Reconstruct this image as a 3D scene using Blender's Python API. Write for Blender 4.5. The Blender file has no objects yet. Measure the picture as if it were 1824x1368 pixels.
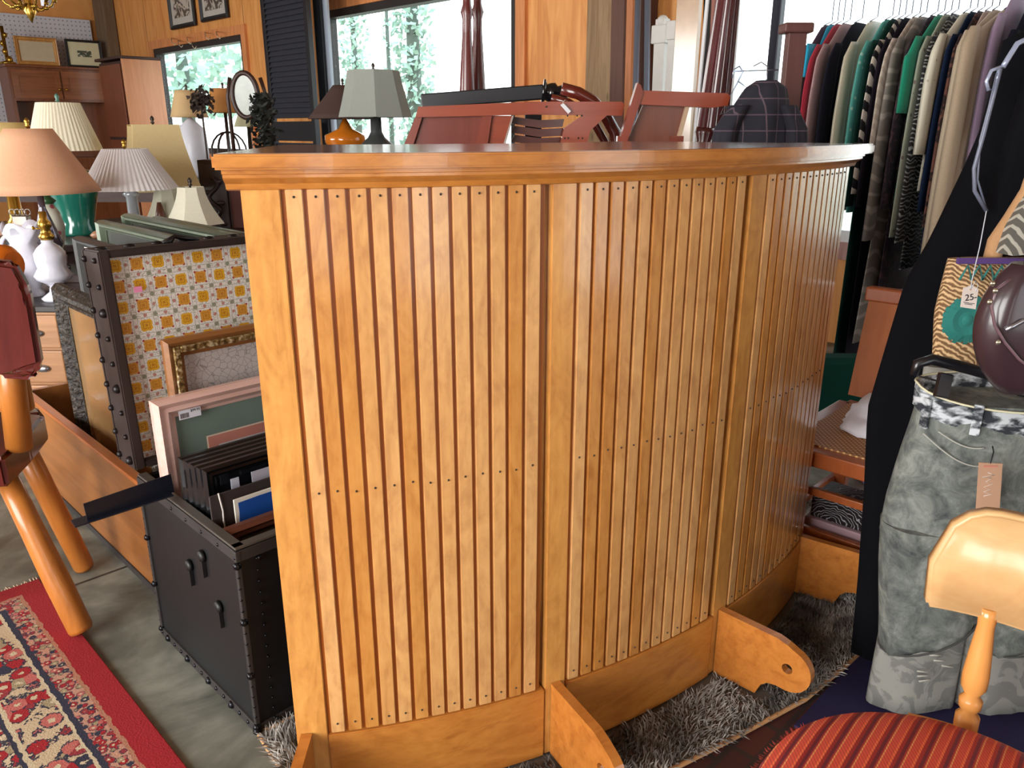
import bpy, bmesh, math, random
from mathutils import Vector, Matrix, noise
from mathutils.geometry import tessellate_polygon
PI = math.pi
R = math.radians
random.seed(7)
sc = bpy.context.scene
COL = sc.collection

# ------------------------------------------------------------------ camera
FPX = 1400.0
PITCH = R(17.95)
CAMH = 1.115
cd = bpy.data.cameras.new('camera')
cam = bpy.data.objects.new('camera', cd)
COL.objects.link(cam)
cam.location = (0, 0, CAMH)
cam.rotation_euler = (PI/2 - PITCH, 0, 0)
cd.sensor_width = 36.0
cd.lens = 36.0*FPX/1824.0
cd.clip_start = 0.02
sc.camera = cam
vs = sc.view_settings
vs.view_transform = 'Standard'
vs.look = 'None'
vs.gamma = 1.0
vs.exposure = 0.0
try: vs.use_curve_mapping = False
except Exception: pass

# ------------------------------------------------------------------ sky
w = bpy.data.worlds.new('World')
sc.world = w
w.use_nodes = True
wn = w.node_tree
bg = wn.nodes['Background']
tc = wn.nodes.new('ShaderNodeTexCoord'); sx = wn.nodes.new('ShaderNodeSeparateXYZ'); cr = wn.nodes.new('ShaderNodeValToRGB')
wn.links.new(tc.outputs['Generated'], sx.inputs[0]); wn.links.new(sx.outputs[2], cr.inputs[0]); wn.links.new(cr.outputs[0], bg.inputs[0])
cr.color_ramp.elements[0].color = (0.85, 0.93, 0.92, 1); cr.color_ramp.elements[1].color = (0.72, 0.86, 1.0, 1)
bg.inputs[1].default_value = 4.2

# ------------------------------------------------------------------ room frame: n = away from camera to the window wall, s = along that wall to the left
Q = math.sqrt(0.5)
RM = Matrix.Rotation(PI/4, 4, 'Z')
def W(n, s, z=0.0): return Vector((Q*(n - s), Q*(n + s), z))
def ray(px, py):
    x = (px - 912)/FPX; y = -(py - 684)/FPX
    return Vector((x, math.cos(PITCH) + y*math.sin(PITCH), -math.sin(PITCH) + y*math.cos(PITCH)))
O = Vector((0, 0, CAMH))
def PZ(px, py, z): d = ray(px, py); return O + d*((z - CAMH)/d.z)
def PY(px, py, Y): d = ray(px, py); return O + d*(Y/d.y)
def PN(px, py, n): d = ray(px, py); return O + d*(n/(Q*(d.x + d.y)))
def PS(px, py, s): d = ray(px, py); return O + d*(s/(Q*(d.y - d.x)))
def NS(v): return (Q*(v.x + v.y), Q*(v.y - v.x), v.z)

# ------------------------------------------------------------------ lights: daylight through the shop-front behind the camera, plus an added fill
def area(name, loc, tgt, sxx, syy, power, col):
    l = bpy.data.lights.new(name, 'AREA'); l.shape = 'RECTANGLE'; l.size = sxx; l.size_y = syy; l.energy = power; l.color = col
    o = bpy.data.objects.new(name, l); COL.objects.link(o); o.location = loc
    o.rotation_euler = (Vector(tgt) - Vector(loc)).to_track_quat('-Z', 'Y').to_euler()
    return o
area('daylight_shopfront', W(-3.3, 0.9, 1.36), W(0.6, 0.9, 1.1), 3.2, 2.4, 320, (1.0, 0.97, 0.93))
area('fill_far_left', W(-3.3, 6.5, 1.65), W(1.5, 5.5, 1.0), 2.8, 1.4, 190, (1.0, 0.98, 0.95))  # added fill lamp that brightens the shades and hutch on the left

# ------------------------------------------------------------------ node helpers
class NT:
    def __init__(s, name):
        s.m = bpy.data.materials.new(name); s.m.use_nodes = True
        s.t = s.m.node_tree; s.b = s.t.nodes['Principled BSDF']; s.tc = s.t.nodes.new('ShaderNodeTexCoord')
    def n(s, typ, **kw):
        x = s.t.nodes.new(typ)
        for k, v in kw.items(): setattr(x, k, v)
        return x
    def inp(s, node, i, v):
        if isinstance(v, (int, float)): node.inputs[i].default_value = v
        elif isinstance(v, (tuple, list)): node.inputs[i].default_value = v if len(node.inputs[i].default_value) == len(v) else tuple(v) + (1,)
        else: s.t.links.new(v, node.inputs[i])
    def math(s, op, a, b=0.0, c=0.0):
        x = s.n('ShaderNodeMath', operation=op); s.inp(x, 0, a); s.inp(x, 1, b); s.inp(x, 2, c); return x.outputs[0]
    def mix(s, f, a, b, blend='MIX'):
        x = s.n('ShaderNodeMix', data_type='RGBA', blend_type=blend); s.inp(x, 0, f); s.inp(x, 6, a); s.inp(x, 7, b); return x.outputs[2]
    def mapc(s, scale=(1, 1, 1), rot=(0, 0, 0), loc=(0, 0, 0), src='Object'):
        x = s.n('ShaderNodeMapping'); s.t.links.new(s.tc.outputs[src], x.inputs[0])
        x.inputs[1].default_value = loc; x.inputs[2].default_value = rot; x.inputs[3].default_value = scale; return x.outputs[0]
    def noise(s, vec, scale, detail=3, dist=0.0, rough=0.5):
        x = s.n('ShaderNodeTexNoise'); s.t.links.new(vec, x.inputs['Vector']); x.inputs['Scale'].default_value = scale
        x.inputs['Detail'].default_value = detail; x.inputs['Distortion'].default_value = dist; x.inputs['Roughness'].default_value = rough; return x.outputs[0]
    def vor(s, vec, scale, feat='F1', out='Distance', rnd=1.0):
        x = s.n('ShaderNodeTexVoronoi', feature=feat); s.t.links.new(vec, x.inputs['Vector']); x.inputs['Scale'].default_value = scale
        x.inputs['Randomness'].default_value = rnd; return x.outputs[out]
    def ramp(s, f, stops, interp='LINEAR'):
        x = s.n('ShaderNodeValToRGB'); s.t.links.new(f, x.inputs[0]); e = x.color_ramp.elements; x.color_ramp.interpolation = interp
        while len(e) < len(stops): e.new(0.5)
        for i, (p, c) in enumerate(stops):
            e[i].position = p; e[i].color = (tuple(c) + (1,))[:4] if isinstance(c, tuple) else (c, c, c, 1)
        return x.outputs[0]
    def xyz(s, vec):
        x = s.n('ShaderNodeSeparateXYZ'); s.t.links.new(vec, x.inputs[0]); return x.outputs
    def bump(s, h, strength=0.3, dist=0.01):
        x = s.n('ShaderNodeBump'); s.t.links.new(h, x.inputs['Height']); x.inputs['Strength'].default_value = strength
        x.inputs['Distance'].default_value = dist; s.t.links.new(x.outputs[0], s.b.inputs['Normal'])
    def fin(s, col, rough=0.5, metal=0.0, coat=0.0, spec=0.5, sheen=0.0):
        s.inp(s.b, 'Base Color', col); s.inp(s.b, 'Roughness', rough); s.b.inputs['Metallic'].default_value = metal
        s.b.inputs['Coat Weight'].default_value = coat; s.b.inputs['Coat Roughness'].default_value = 0.12
        s.b.inputs['Specular IOR Level'].default_value = spec; s.b.inputs['Sheen Weight'].default_value = sheen
        return s.m
def hx(h): # sRGB hex -> linear
    c = [int(h[i:i+2], 16)/255 for i in (0, 2, 4)]
    return tuple(x/12.92 if x <= 0.04045 else ((x + 0.055)/1.055)**2.4 for x in c)
def sc3(c, k): return tuple(min(1, x*k) for x in c)
MC = {}
def plain(h, rough=0.5, metal=0.0, coat=0.0, var=0.12):
    key = ('p', h, rough, metal, coat, var)
    if key in MC: return MC[key]
    t = NT('finish_' + h); c = hx(h)
    f = t.noise(t.mapc(), 14, 3)
    m = t.fin(t.mix(f, sc3(c, 1 - var), sc3(c, 1 + var)), rough, metal, coat); MC[key] = m; return m
def wood(h, scale=1.0, axis=2, rough=0.4, coat=0.0, var=0.3, island=0.0, knots=0.0):
    key = ('w', h, scale, axis, rough, coat, var, island, knots)
    if key in MC: return MC[key]
    t = NT('wood_' + h); c = hx(h)
    s = [14*scale]*3; s[axis] = 1.3*scale
    v = t.mapc(tuple(s)); a = t.noise(v, 1.6, 5, 1.4, 0.6)
    s2 = [90*scale]*3; s2[axis] = 5*scale
    b = t.noise(t.mapc(tuple(s2)), 1.0, 2)
    k = t.math('ADD', t.math('MULTIPLY', a, 0.7), t.math('MULTIPLY', b, 0.3))
    col = t.ramp(k, [(0.28, sc3((c[0], c[1]*0.9, c[2]*0.8), 1 - var)), (0.5, c), (0.72, sc3((c[0], c[1]*1.04, c[2]*1.1), 1 + var))])
    if island:
        g = t.n('ShaderNodeNewGeometry'); r = g.outputs['Random Per Island']
        hs = t.n('ShaderNodeHueSaturation'); t.t.links.new(col, hs.inputs['Color'])
        t.inp(hs, 'Value', t.math('ADD', t.math('MULTIPLY', r, island), 1 - island/2)); t.inp(hs, 'Hue', t.math('ADD', t.math('MULTIPLY', r, 0.012), 0.494))
        t.inp(hs, 'Saturation', t.math('SUBTRACT', 1.03, t.math('MULTIPLY', r, island*0.6)))
        col = hs.outputs[0]
    if knots:
        kv = t.vor(t.mapc((5, 5, 1.6)), 1.3); kk = t.ramp(kv, [(0.03, 0.0), (0.09, 1.0)])
        col = t.mix(kk, sc3(c, 0.35), col)
    t.bump(k, 0.08, 0.004)
    m = t.fin(col, rough, 0, coat); MC[key] = m; return m
def cloth(h, rough=0.9, var=0.25, fold=True):
    key = ('c', h, rough, var)
    if key in MC: return MC[key]
    t = NT('cloth_' + h); c = hx(h)
    f = t.noise(t.mapc(), 220, 2); g = t.noise(t.mapc((1, 1, 0.35)), 7, 3)
    t.bump(f, 0.15, 0.002)
    m = t.fin(t.mix(t.math('ADD', t.math('MULTIPLY', f, 0.5), t.math('MULTIPLY', g, 0.5)), sc3(c, 1 - var), sc3(c, 1 + var)), rough, sheen=(0.0 if sum(c) < 0.12 else 0.1), spec=(0.12 if sum(c) < 0.12 else 0.5)); MC[key] = m; return m
def two(name, h1, h2, mode, scale, thr=0.5, rough=0.85, h3=None):
    t = NT(name); a, b = hx(h1), hx(h2); v = t.mapc()
    if mode == 'spots': f = t.ramp(t.vor(v, scale), [(thr, 1.0), (thr + 0.04, 0.0)])
    elif mode == 'rings': f = t.ramp(t.vor(v, scale), [(thr*0.45, 0.25), (thr*0.5, 1.0), (thr, 1.0), (thr + 0.05, 0.0)])
    elif mode == 'noise': f = t.ramp(t.noise(v, scale, 4, 2.0), [(thr - 0.03, 0.0), (thr + 0.03, 1.0)])
    elif mode == 'zebra':
        x = t.n('ShaderNodeTexWave', wave_type='BANDS', bands_direction='DIAGONAL'); t.t.links.new(v, x.inputs[0]); x.inputs['Scale'].default_value = scale
        x.inputs['Distortion'].default_value = 3.0; f = t.ramp(x.outputs[1], [(thr - 0.05, 0.0), (thr + 0.05, 1.0)])
    elif mode == 'swirl':
        x = t.n('ShaderNodeTexWave', wave_type='RINGS'); t.t.links.new(v, x.inputs[0]); x.inputs['Scale'].default_value = scale
        x.inputs['Distortion'].default_value = 8.0; x.inputs['Detail'].default_value = 1.0; x.inputs['Detail Scale'].default_value = 1.2
        f = t.ramp(x.outputs[1], [(thr, 0.0), (thr + 0.2, 1.0)])
    elif mode == 'plaid':
        o = t.xyz(v); f = None
        for q in (t.math('ADD', o[0], o[1]), o[2]):
            g = t.math('LESS_THAN', t.math('FRACT', t.math('MULTIPLY', q, scale)), thr); f = g if f is None else t.math('MAXIMUM', f, g)
    col = t.mix(f, a, b)
    if h3: col = t.mix(t.ramp(t.noise(v, scale*0.6, 2), [(0.55, 0.0), (0.6, 1.0)]), col, hx(h3))
    return t.fin(col, rough)

# ------------------------------------------------------------------ mesh helpers (all in world coordinates, or room coordinates with room=True)
def BM(): return bmesh.new()
def box(bm, x0, x1, y0, y1, z0, z1, bev=0.0, M=None, mi=0):
    vs_ = [bm.verts.new((x, y, z)) for z in (z0, z1) for x, y in ((x0, y0), (x1, y0), (x1, y1), (x0, y1))]
    fs = [bm.faces.new([vs_[i] for i in f]) for f in ((3, 2, 1, 0), (4, 5, 6, 7), (0, 1, 5, 4), (1, 2, 6, 5), (2, 3, 7, 6), (3, 0, 4, 7))]
    for f in fs: f.material_index = mi
    if M is not None: bmesh.ops.transform(bm, matrix=M, verts=vs_)
    if bev:
        es = list({e for f in fs for e in f.edges})
        r = bmesh.ops.bevel(bm, geom=es, offset=bev, segments=2, affect='EDGES', profile=0.5)
    return vs_
def beam(bm, a, b, wd, dp, side=None, bev=0.0, mi=0):
    a = Vector(a); b = Vector(b); z = (b - a); L = z.length; z.normalize()
    s = Vector(side) if side is not None else Vector((1, 0, 0))
    x = (s - z*s.dot(z)).normalized(); y = z.cross(x)
    M = Matrix(((x.x, y.x, z.x, a.x), (x.y, y.y, z.y, a.y), (x.z, y.z, z.z, a.z), (0, 0, 0, 1)))
    box(bm, -wd/2, wd/2, -dp/2, dp/2, 0, L, bev, M, mi)
def lathe(bm, c, prof, seg=32, sx=1, sy=1, M=None, mi=0, cap=True, pleat=0, amp=0.0):
    rings = []
    for r, z in prof:
        ring = []
        for k in range(seg):
            a = 2*PI*k/seg; rr = r*(1 + amp*(1 if k % 2 else -1)) if pleat else r
            ring.append(bm.verts.new((c[0] + rr*math.cos(a)*sx, c[1] + rr*math.sin(a)*sy, c[2] + z)))
        rings.append(ring)
    for i in range(len(rings) - 1):
        for k in range(seg):
            f = bm.faces.new((rings[i][k], rings[i][(k+1) % seg], rings[i+1][(k+1) % seg], rings[i+1][k])); f.smooth = not pleat; f.material_index = mi
    if cap:
        for ring, rev in ((rings[0], True), (rings[-1], False)):
            f = bm.faces.new(list(reversed(ring)) if rev else ring); f.material_index = mi
    vs_ = [v for r_ in rings for v in r_]
    if M is not None: bmesh.ops.transform(bm, matrix=M, verts=vs_)
    return rings
def turned(bm, a, b, prof, seg=20, mi=0):
    """lathe along the segment a-b; prof = (radius, fraction)"""
    a = Vector(a); b = Vector(b); d = b - a; L = d.length
    M = Matrix.Translation(a) @ d.to_track_quat('Z', 'Y').to_matrix().to_4x4()
    lathe(bm, (0, 0, 0), [(r, f*L) for r, f in prof], seg, M=M, mi=mi)
def tube(bm, pts, r, seg=8, mi=0, closed=False):
    pts = [Vector(p) for p in pts]; rs = r if isinstance(r, (list, tuple)) else [r]*len(pts); rings = []; N = len(pts)
    up = None
    for i, p in enumerate(pts):
        t = (pts[(i+1) % N] - pts[i-1]) if closed else (pts[min(i+1, N-1)] - pts[max(i-1, 0)])
        t.normalize()
        if up is None: up = Vector((0, 0, 1)) if abs(t.z) < 0.9 else Vector((1, 0, 0))
        x = t.cross(up); x.normalize(); y = x.cross(t); up = y
        rings.append([bm.verts.new(p + (x*math.cos(2*PI*k/seg) + y*math.sin(2*PI*k/seg))*rs[i]) for k in range(seg)])
    for i in range(N if closed else N - 1):
        A, B = rings[i], rings[(i+1) % N]
        for k in range(seg):
            f = bm.faces.new((A[k], A[(k+1) % seg], B[(k+1) % seg], B[k])); f.smooth = True; f.material_index = mi
    if not closed:
        bm.faces.new(list(reversed(rings[0]))).material_index = mi; bm.faces.new(rings[-1]).material_index = mi
def prism(bm, pts, ext, holes=(), mi=0):
    """polygon of 3-D points (coplanar) with holes, extruded by vector ext"""
    ext = Vector(ext); loops = [[Vector(p) for p in pts]] + [[Vector(p) for p in h] for h in holes]
    flat = [p for l in loops for p in l]
    a = [bm.verts.new(p) for p in flat]; b = [bm.verts.new(p + ext) for p in flat]
    for t in tessellate_polygon(loops):
        try:
            bm.faces.new([a[i] for i in t]).material_index = mi; bm.faces.new([b[i] for i in reversed(t)]).material_index = mi
        except ValueError: pass
    o = 0
    for l in loops:
        k = len(l)
        for i in range(k):
            j = (i + 1) % k
            bm.faces.new((a[o+i], a[o+j], b[o+j], b[o+i])).material_index = mi
        o += k
def ball(bm, c, r, sx=1, sy=1, sz=1, seg=14, mi=0):
    v = bmesh.ops.create_uvsphere(bm, u_segments=seg, v_segments=max(6, seg//2+1), radius=r)['verts']
    bmesh.ops.transform(bm, matrix=Matrix.Translation(Vector(c)) @ Matrix.Diagonal((sx, sy, sz, 1)), verts=v)
    for f in {f for x in v for f in x.link_faces}: f.smooth = True; f.material_index = mi
def link_mesh(name, bm, mats):
    bmesh.ops.recalc_face_normals(bm, faces=bm.faces)
    me = bpy.data.meshes.new(name); bm.to_mesh(me); bm.free()
    for m in (mats if isinstance(mats, (list, tuple)) else [mats]): me.materials.append(m)
    o = bpy.data.objects.new(name, me); COL.objects.link(o); return o
def tag(o, label=None, cat=None, group=None, kind=None):
    if label: o['label'] = label
    if cat: o['category'] = cat
    if group: o['group'] = group
    if kind: o['kind'] = kind
    return o
MW = {}
def thing(name, label, cat, loc, rz=0.0, group=None):
    o = bpy.data.objects.new(name, None); COL.objects.link(o); o.empty_display_size = 0.05
    o.location = loc; o.rotation_euler = (0, 0, rz); MW[o] = Matrix.Translation(Vector(loc)) @ Matrix.Rotation(rz, 4, 'Z')
    return tag(o, label, cat, group)
def part(name, bm, mat, parent, room=False, label=None):
    if room: bmesh.ops.transform(bm, matrix=RM, verts=bm.verts)
    M = MW[parent]; bmesh.ops.transform(bm, matrix=M.inverted(), verts=bm.verts)
    o = link_mesh(name, bm, mat); o.parent = parent; MW[o] = M
    if label: o['label'] = label
    return o
def solo(name, bm, mat, label, cat, group=None, room=False, kind=None):
    rz = PI/4 if room else 0.0
    co = [v.co for v in bm.verts]
    c = Vector(((min(v.x for v in co) + max(v.x for v in co))/2, (min(v.y for v in co) + max(v.y for v in co))/2, min(v.z for v in co)))
    bmesh.ops.translate(bm, vec=-c, verts=bm.verts)
    o = link_mesh(name, bm, mat); o.location = (RM @ c) if room else c; o.rotation_euler = (0, 0, rz)
    MW[o] = Matrix.Translation(o.location) @ Matrix.Rotation(rz, 4, 'Z')
    return tag(o, label, cat, group, kind)
def struct(name, bm, mat, room=True): 
    o = solo(name, bm, mat, None, None, None, room, 'structure'); return o

# ================================================================== THE SETTING
def concrete():
    t = NT('concrete_floor'); v = t.mapc()
    a = t.noise(v, 2.2, 6, 1.2, 0.6); b = t.noise(v, 14, 4)
    c = t.ramp(t.math('ADD', t.math('MULTIPLY', a, 0.75), t.math('MULTIPLY', b, 0.25)), [(0.38, hx('45463f')), (0.5, hx('6a6c63')), (0.62, hx('8f9085'))])
    o = t.xyz(v); j = t.math('LESS_THAN', t.math('ABSOLUTE', t.math('SUBTRACT', t.math('FRACT', t.math('MULTIPLY', o[1], 0.82)), 0.5)), 0.004)
    return t.fin(t.mix(j, c, hx('33332f')), 0.42, spec=0.4)
def brickfloor():
    t = NT('dark_brick_floor'); x = t.n('ShaderNodeTexBrick'); t.t.links.new(t.mapc(), x.inputs[0])
    x.inputs['Color1'].default_value = hx('4a1f1d') + (1,); x.inputs['Color2'].default_value = hx('3a1a1a') + (1,); x.inputs['Mortar'].default_value = hx('2a2020') + (1,)
    x.inputs['Scale'].default_value = 5.0; x.inputs['Mortar Size'].default_value = 0.03
    return t.fin(x.outputs[0], 0.6)
def pine():
    t = NT('amber_pine_wall'); o = t.mapc((1.0, 6.0, 0.7)); a = t.noise(o, 2.0, 5, 1.6)
    c = t.ramp(a, [(0.3, hx('cf8444')), (0.5, hx('e09a55')), (0.7, hx('eaa764'))])
    y = t.xyz(t.mapc())[1]; j = t.math('LESS_THAN', t.math('FRACT', t.math('MULTIPLY', y, 0.82)), 0.008)
    return t.fin(t.mix(j, c, hx('6b3a1c')), 0.5)
M_CON = concrete(); M_PINE = pine()
b = BM(); box(b, -3.2, 4.3, 0.72, 11.9, -0.1, 0); struct('floor', b, M_CON)
b = BM(); box(b, -3.2, 4.3, -3.2, 0.72, -0.1, 0); struct('floor', b, brickfloor())
b = BM(); box(b, -3.2, 4.3, -3.2, 11.9, 2.9, 3.0); struct('ceiling', b, wood('8a6a4c', 0.4, 1, 0.7))
def wall_with(name, fixed, thick, lo, hi, openings, mat, axis):
    """wall along one room axis at the given coordinate; openings = (a0, a1, z0, z1)"""
    b = BM(); cuts = sorted(openings); a = lo
    def bx(a0, a1, z0, z1):
        if axis == 's': box(b, fixed, fixed + thick, a0, a1, z0, z1)
        else: box(b, a0, a1, fixed, fixed + thick, z0, z1)
    for o in cuts:
        bx(a, o[0], 0, 2.9); bx(o[0], o[1], 0, o[2]); bx(o[0], o[1], o[3], 2.9); a = o[1]
    bx(a, hi, 0, 2.9)
    return struct(name, b, mat)
WIN = [(-0.9, 2.5, 0.55, 2.45), (4.14, 6.55, 0.85, 2.10), (8.05, 10.3, 0.85, 2.03)]
wall_with('wall_back', 4.2, 0.1, -3.1, 11.8, WIN, M_PINE, 's')
wall_with('wall_left', 11.8, 0.1, -3.2, 4.3, [], M_PINE, 'n')
wall_with('wall_front', -3.2, 0.1, -3.1, 11.8, [(-0.8, 2.6, 0.1, 2.6), (5.0, 8.0, 0.9, 2.4)], plain('b98a5e', 0.8), 's')
wall_with('wall_right', -3.2, 0.1, -3.1, 4.2, [(-2.55, -1.85, 0.05, 2.3), (-0.95, -0.15, 0.05, 2.3), (1.5, 2.6, 0.1, 1.7)], plain('a98060', 0.8), 'n')
def glassmat():
    t = NT('window_glass'); tr = t.n('ShaderNodeBsdfTransparent'); gl = t.n('ShaderNodeBsdfGlossy'); gl.inputs['Roughness'].default_value = 0.02
    mx = t.n('ShaderNodeMixShader'); mx.inputs[0].default_value = 0.06; out = t.t.nodes['Material Output']
    t.t.links.new(tr.outputs[0], mx.inputs[1]); t.t.links.new(gl.outputs[0], mx.inputs[2]); t.t.links.new(mx.outputs[0], out.inputs[0]); return t.m
M_GLASS = glassmat()
M_BLK = plain('1c1c20', 0.5)
def window(i, s0, s1, z0, z1, n0=4.2, fm=None, trim='d88c55', fw=0.06):
    fm = fm or plain('2a2524', 0.5)
    b = BM()
    for a in ((s0, s0 + fw, z0, z1), (s1 - fw, s1, z0, z1), (s0 + fw, s1 - fw, z0, z0 + fw), (s0 + fw, s1 - fw, z1 - fw, z1)):
        box(b, n0 - 0.01, n0 + 0.09, a[0], a[1], a[2], a[3])
    o = struct('window_%d' % i, b, fm)
    b = BM(); box(b, n0 + 0.05, n0 + 0.056, s0 + fw, s1 - fw, z0 + fw, z1 - fw); part('window_pane', b, M_GLASS, o, True)
    b = BM(); t = 0.09
    for a in ((s0 - t, s0, z0 - t, z1 + t), (s1, s1 + t, z0 - t, z1 + t), (s0, s1, z0 - t, z0), (s0, s1, z1, z1 + t)):
        box(b, n0 - 0.03, n0, a[0], a[1], a[2], a[3])
    struct('trim_%d' % i, b, wood(trim, 0.7, 2, 0.5))
window(3, *WIN[0], fm=plain('e8ecf0', 0.4), trim='b58a86')
window(2, *WIN[1]); window(1, *WIN[2])
for k, a in enumerate([(-0.8, 2.6, 0.7, 2.6)]):
    b = BM()
    for s_ in (-0.8, 0.86, 2.55): box(b, -3.18, -3.12, s_, s_ + 0.05, 0.1, 2.6)
    box(b, -3.18, -3.12, -0.8, 2.6, 0.1, 0.15); box(b, -3.18, -3.12, -0.8, 2.6, 2.55, 2.6)
    o = struct('window_4', b, plain('40302a', 0.5))
    b = BM(); box(b, -3.15, -3.145, -0.75, 2.55, 0.15, 2.55); part('window_pane', b, M_GLASS, o, True)
# rough posts standing on the window wall
b = BM(); box(b, 4.02, 4.19, 3.16, 3.38, 0, 2.9, 0.01); struct('trim_4', b, wood('8f7457', 0.8, 2, 0.85, 0, 0.35, 0, 1))
b = BM(); box(b, 4.08, 4.19, 2.98, 3.15, 0, 2.9, 0.005); struct('trim_5', b, wood('5c4038', 0.6, 2, 0.8))
b = BM(); box(b, 4.05, 4.19, 11.35, 11.70, 0, 2.9, 0.01); struct('trim_6', b, wood('6e5a44', 0.6, 2, 0.85))
def pegboard():
    t = NT('white_pegboard'); v = t.mapc((20, 1, 20)); o = t.xyz(v)
    dx = t.math('SUBTRACT', t.math('FRACT', o[0]), 0.5); dz = t.math('SUBTRACT', t.math('FRACT', o[2]), 0.5)
    d = t.math('ADD', t.math('MULTIPLY', dx, dx), t.math('MULTIPLY', dz, dz))
    return t.fin(t.mix(t.math('LESS_THAN', d, 0.03), hx('d3d2da'), hx('8f8e99')), 0.6)
_pa, _pb = NS(PS(0, 22, 11.7)), NS(PS(190, 38, 11.7)); b = BM(); box(b, -2.2, min(_pb[0], 4.0), 11.72, 11.79, 0.3, (_pa[2] + _pb[2])/2, 0.004); tag(solo('pegboard', b, pegboard(), 'white perforated pegboard panel covering the far left wall', 'pegboard', room=True))

# ------------------------------------------------------------------ outside: garden beyond the windows
b = BM(); box(b, 4.6, 30, -14, 40, -0.3, -0.2); struct('ground', b, two('pale_ground', '9aa08c', 'b8b8a0', 'noise', 0.6, 0.5))  # ground mottled at random in two pale tones
def tree(n, s, h, r, label, lean=0.0, dens=900, trunk=0.12, low=0.3):
    c = W(n, s, -0.2); t = thing('tree', label, 'tree', c)
    b = BM(); lathe(b, c, [(trunk, 0), (trunk*0.8, h*0.4), (trunk*0.5, h*0.9)], 10); part('trunk', b, plain('5e6a62', 0.9), t)
    b = BM(); rnd = random.Random(int(n*100 + s*10))
    for i in range(dens):
        zz = rnd.uniform(low, 1.0); a = rnd.uniform(0, 2*PI); k = math.sqrt(rnd.random())*r*(0.55 + 0.45*math.sin(PI*min(1, (zz - low)/(1 - low)*0.9 + 0.1)))
        p = c + Vector((k*math.cos(a) + lean*zz, k*math.sin(a), h*zz)); q = (0.10 + 0.08*rnd.random())*min(1, 0.3 + r*0.5)
        d1 = Vector((rnd.uniform(-1, 1), rnd.uniform(-1, 1), rnd.uniform(-1, 1))).normalized()*q; d2 = d1.orthogonal().normalized()*q*0.6
        b.faces.new([b.verts.new(p + e) for e in (d1, d2, -d1, -d2)])
    part('foliage', b, plain('a0bfb0', 0.8, 0, 0, 0.35), t)
tree(9, 13.1, 4.4, 0.28, 'slim pale tree seen through the wide window, left of the pair', dens=600, trunk=0.08)
tree(8, 10.1, 4.6, 0.32, 'taller leafy tree seen through the wide window behind the grey shade', dens=1000, trunk=0.14, low=0.2)
tree(8.5, 11.4, 4.0, 0.08, 'very thin sapling between the two trees in the wide window', dens=120, trunk=0.05)
tree(9, 20.5, 5.4, 2.6, 'broad bushy tree filling the far left window', dens=1500, trunk=0.2, low=0.3)
tree(10, 1.3, 4.6, 1.0, 'tree outside the window behind the clothes rack', dens=500)

# ================================================================== THE CURVED BAR
BCX, BCY, BR = -0.583, 2.599, 1.562
def A(phi, r, z=0.0):
    p = R(phi); return Vector((BCX + r*math.sin(p), BCY - r*math.cos(p), z))
def arcbox(bm, p0, p1, r0, r1, z0, z1, n=1, bev=0.0, mi=0):
    """curved board between angles; n flat facets"""
    A0 = []
    for i in range(n + 1):
        p = p0 + (p1 - p0)*i/n; A0.append([bm.verts.new(A(p, r, z)) for r, z in ((r0, z0), (r1, z0), (r1, z1), (r0, z1))])
    fs = [bm.faces.new(A0[0][::-1]), bm.faces.new(A0[-1])]
    for i in range(n):
        for k in range(4): fs.append(bm.faces.new((A0[i][k], A0[i][(k+1) % 4], A0[i+1][(k+1) % 4], A0[i+1][k])))
    for f in fs: f.material_index = mi
    if bev:
        bm.normal_update()
        es = [e for e in {e for f in fs for e in f.edges} if len(e.link_faces) == 2 and e.calc_face_angle(0) > 0.5]
        bmesh.ops.bevel(bm, geom=es, offset=bev, segments=2, affect='EDGES')
ZB = 0.014; ZK = 0.16; ZT = 1.052
bar = thing('bar_counter', 'large curved honey-coloured wooden bar with vertical slats and a thick top', 'bar counter', A(28, BR, ZB), R(28))
def barwood(h, axis, island=0.0, var=0.16, name='bar'):
    t = NT(name + '_honey_wood'); c = hx(h)
    sa = [9.0]*3; sa[axis] = 3.2; fig = t.noise(t.mapc(tuple(sa)), 2.4, 4, 1.8, 0.55)
    sb = [120.0]*3; sb[axis] = 7.0; gr_ = t.noise(t.mapc(tuple(sb)), 1.0, 3, 0.6)
    sd = [60.0]*3; sd[axis] = 30.0; fl_ = t.noise(t.mapc(tuple(sd)), 1.0, 2, 1.0)
    k = t.math('ADD', t.math('ADD', t.math('MULTIPLY', fig, 0.55), t.math('MULTIPLY', gr_, 0.22)), t.math('MULTIPLY', fl_, 0.23))
    col = t.ramp(k, [(0.33, (c[0]*(1 - var*1.6), c[1]*(1 - var*2.2), c[2]*(1 - var*2.6))), (0.5, c), (0.66, (min(1, c[0]*(1 + var)), min(1, c[1]*(1 + var*1.5)), min(1, c[2]*(1 + var*2.2))))])
    if island:
        g = t.n('ShaderNodeNewGeometry'); r = g.outputs['Random Per Island']; hs = t.n('ShaderNodeHueSaturation'); t.t.links.new(col, hs.inputs['Color'])
        t.inp(hs, 'Value', t.math('ADD', t.math('MULTIPLY', r, island), 1 - island*0.45)); t.inp(hs, 'Hue', t.math('ADD', t.math('MULTIPLY', r, 0.012), 0.494)); t.inp(hs, 'Saturation', t.math('SUBTRACT', 1.05, t.math('MULTIPLY', r, island*0.7))); col = hs.outputs[0]
    t.bump(fl_, 0.05, 0.003); m = t.fin(col, 0.32, 0, 0.7); t.b.inputs['Coat Roughness'].default_value = 0.13; return m
M_SLAT = barwood('cc9350', 2, 0.24)
M_HON = barwood('cc9049', 2)
M_HONX = barwood('bd7a35', 0)
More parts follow.
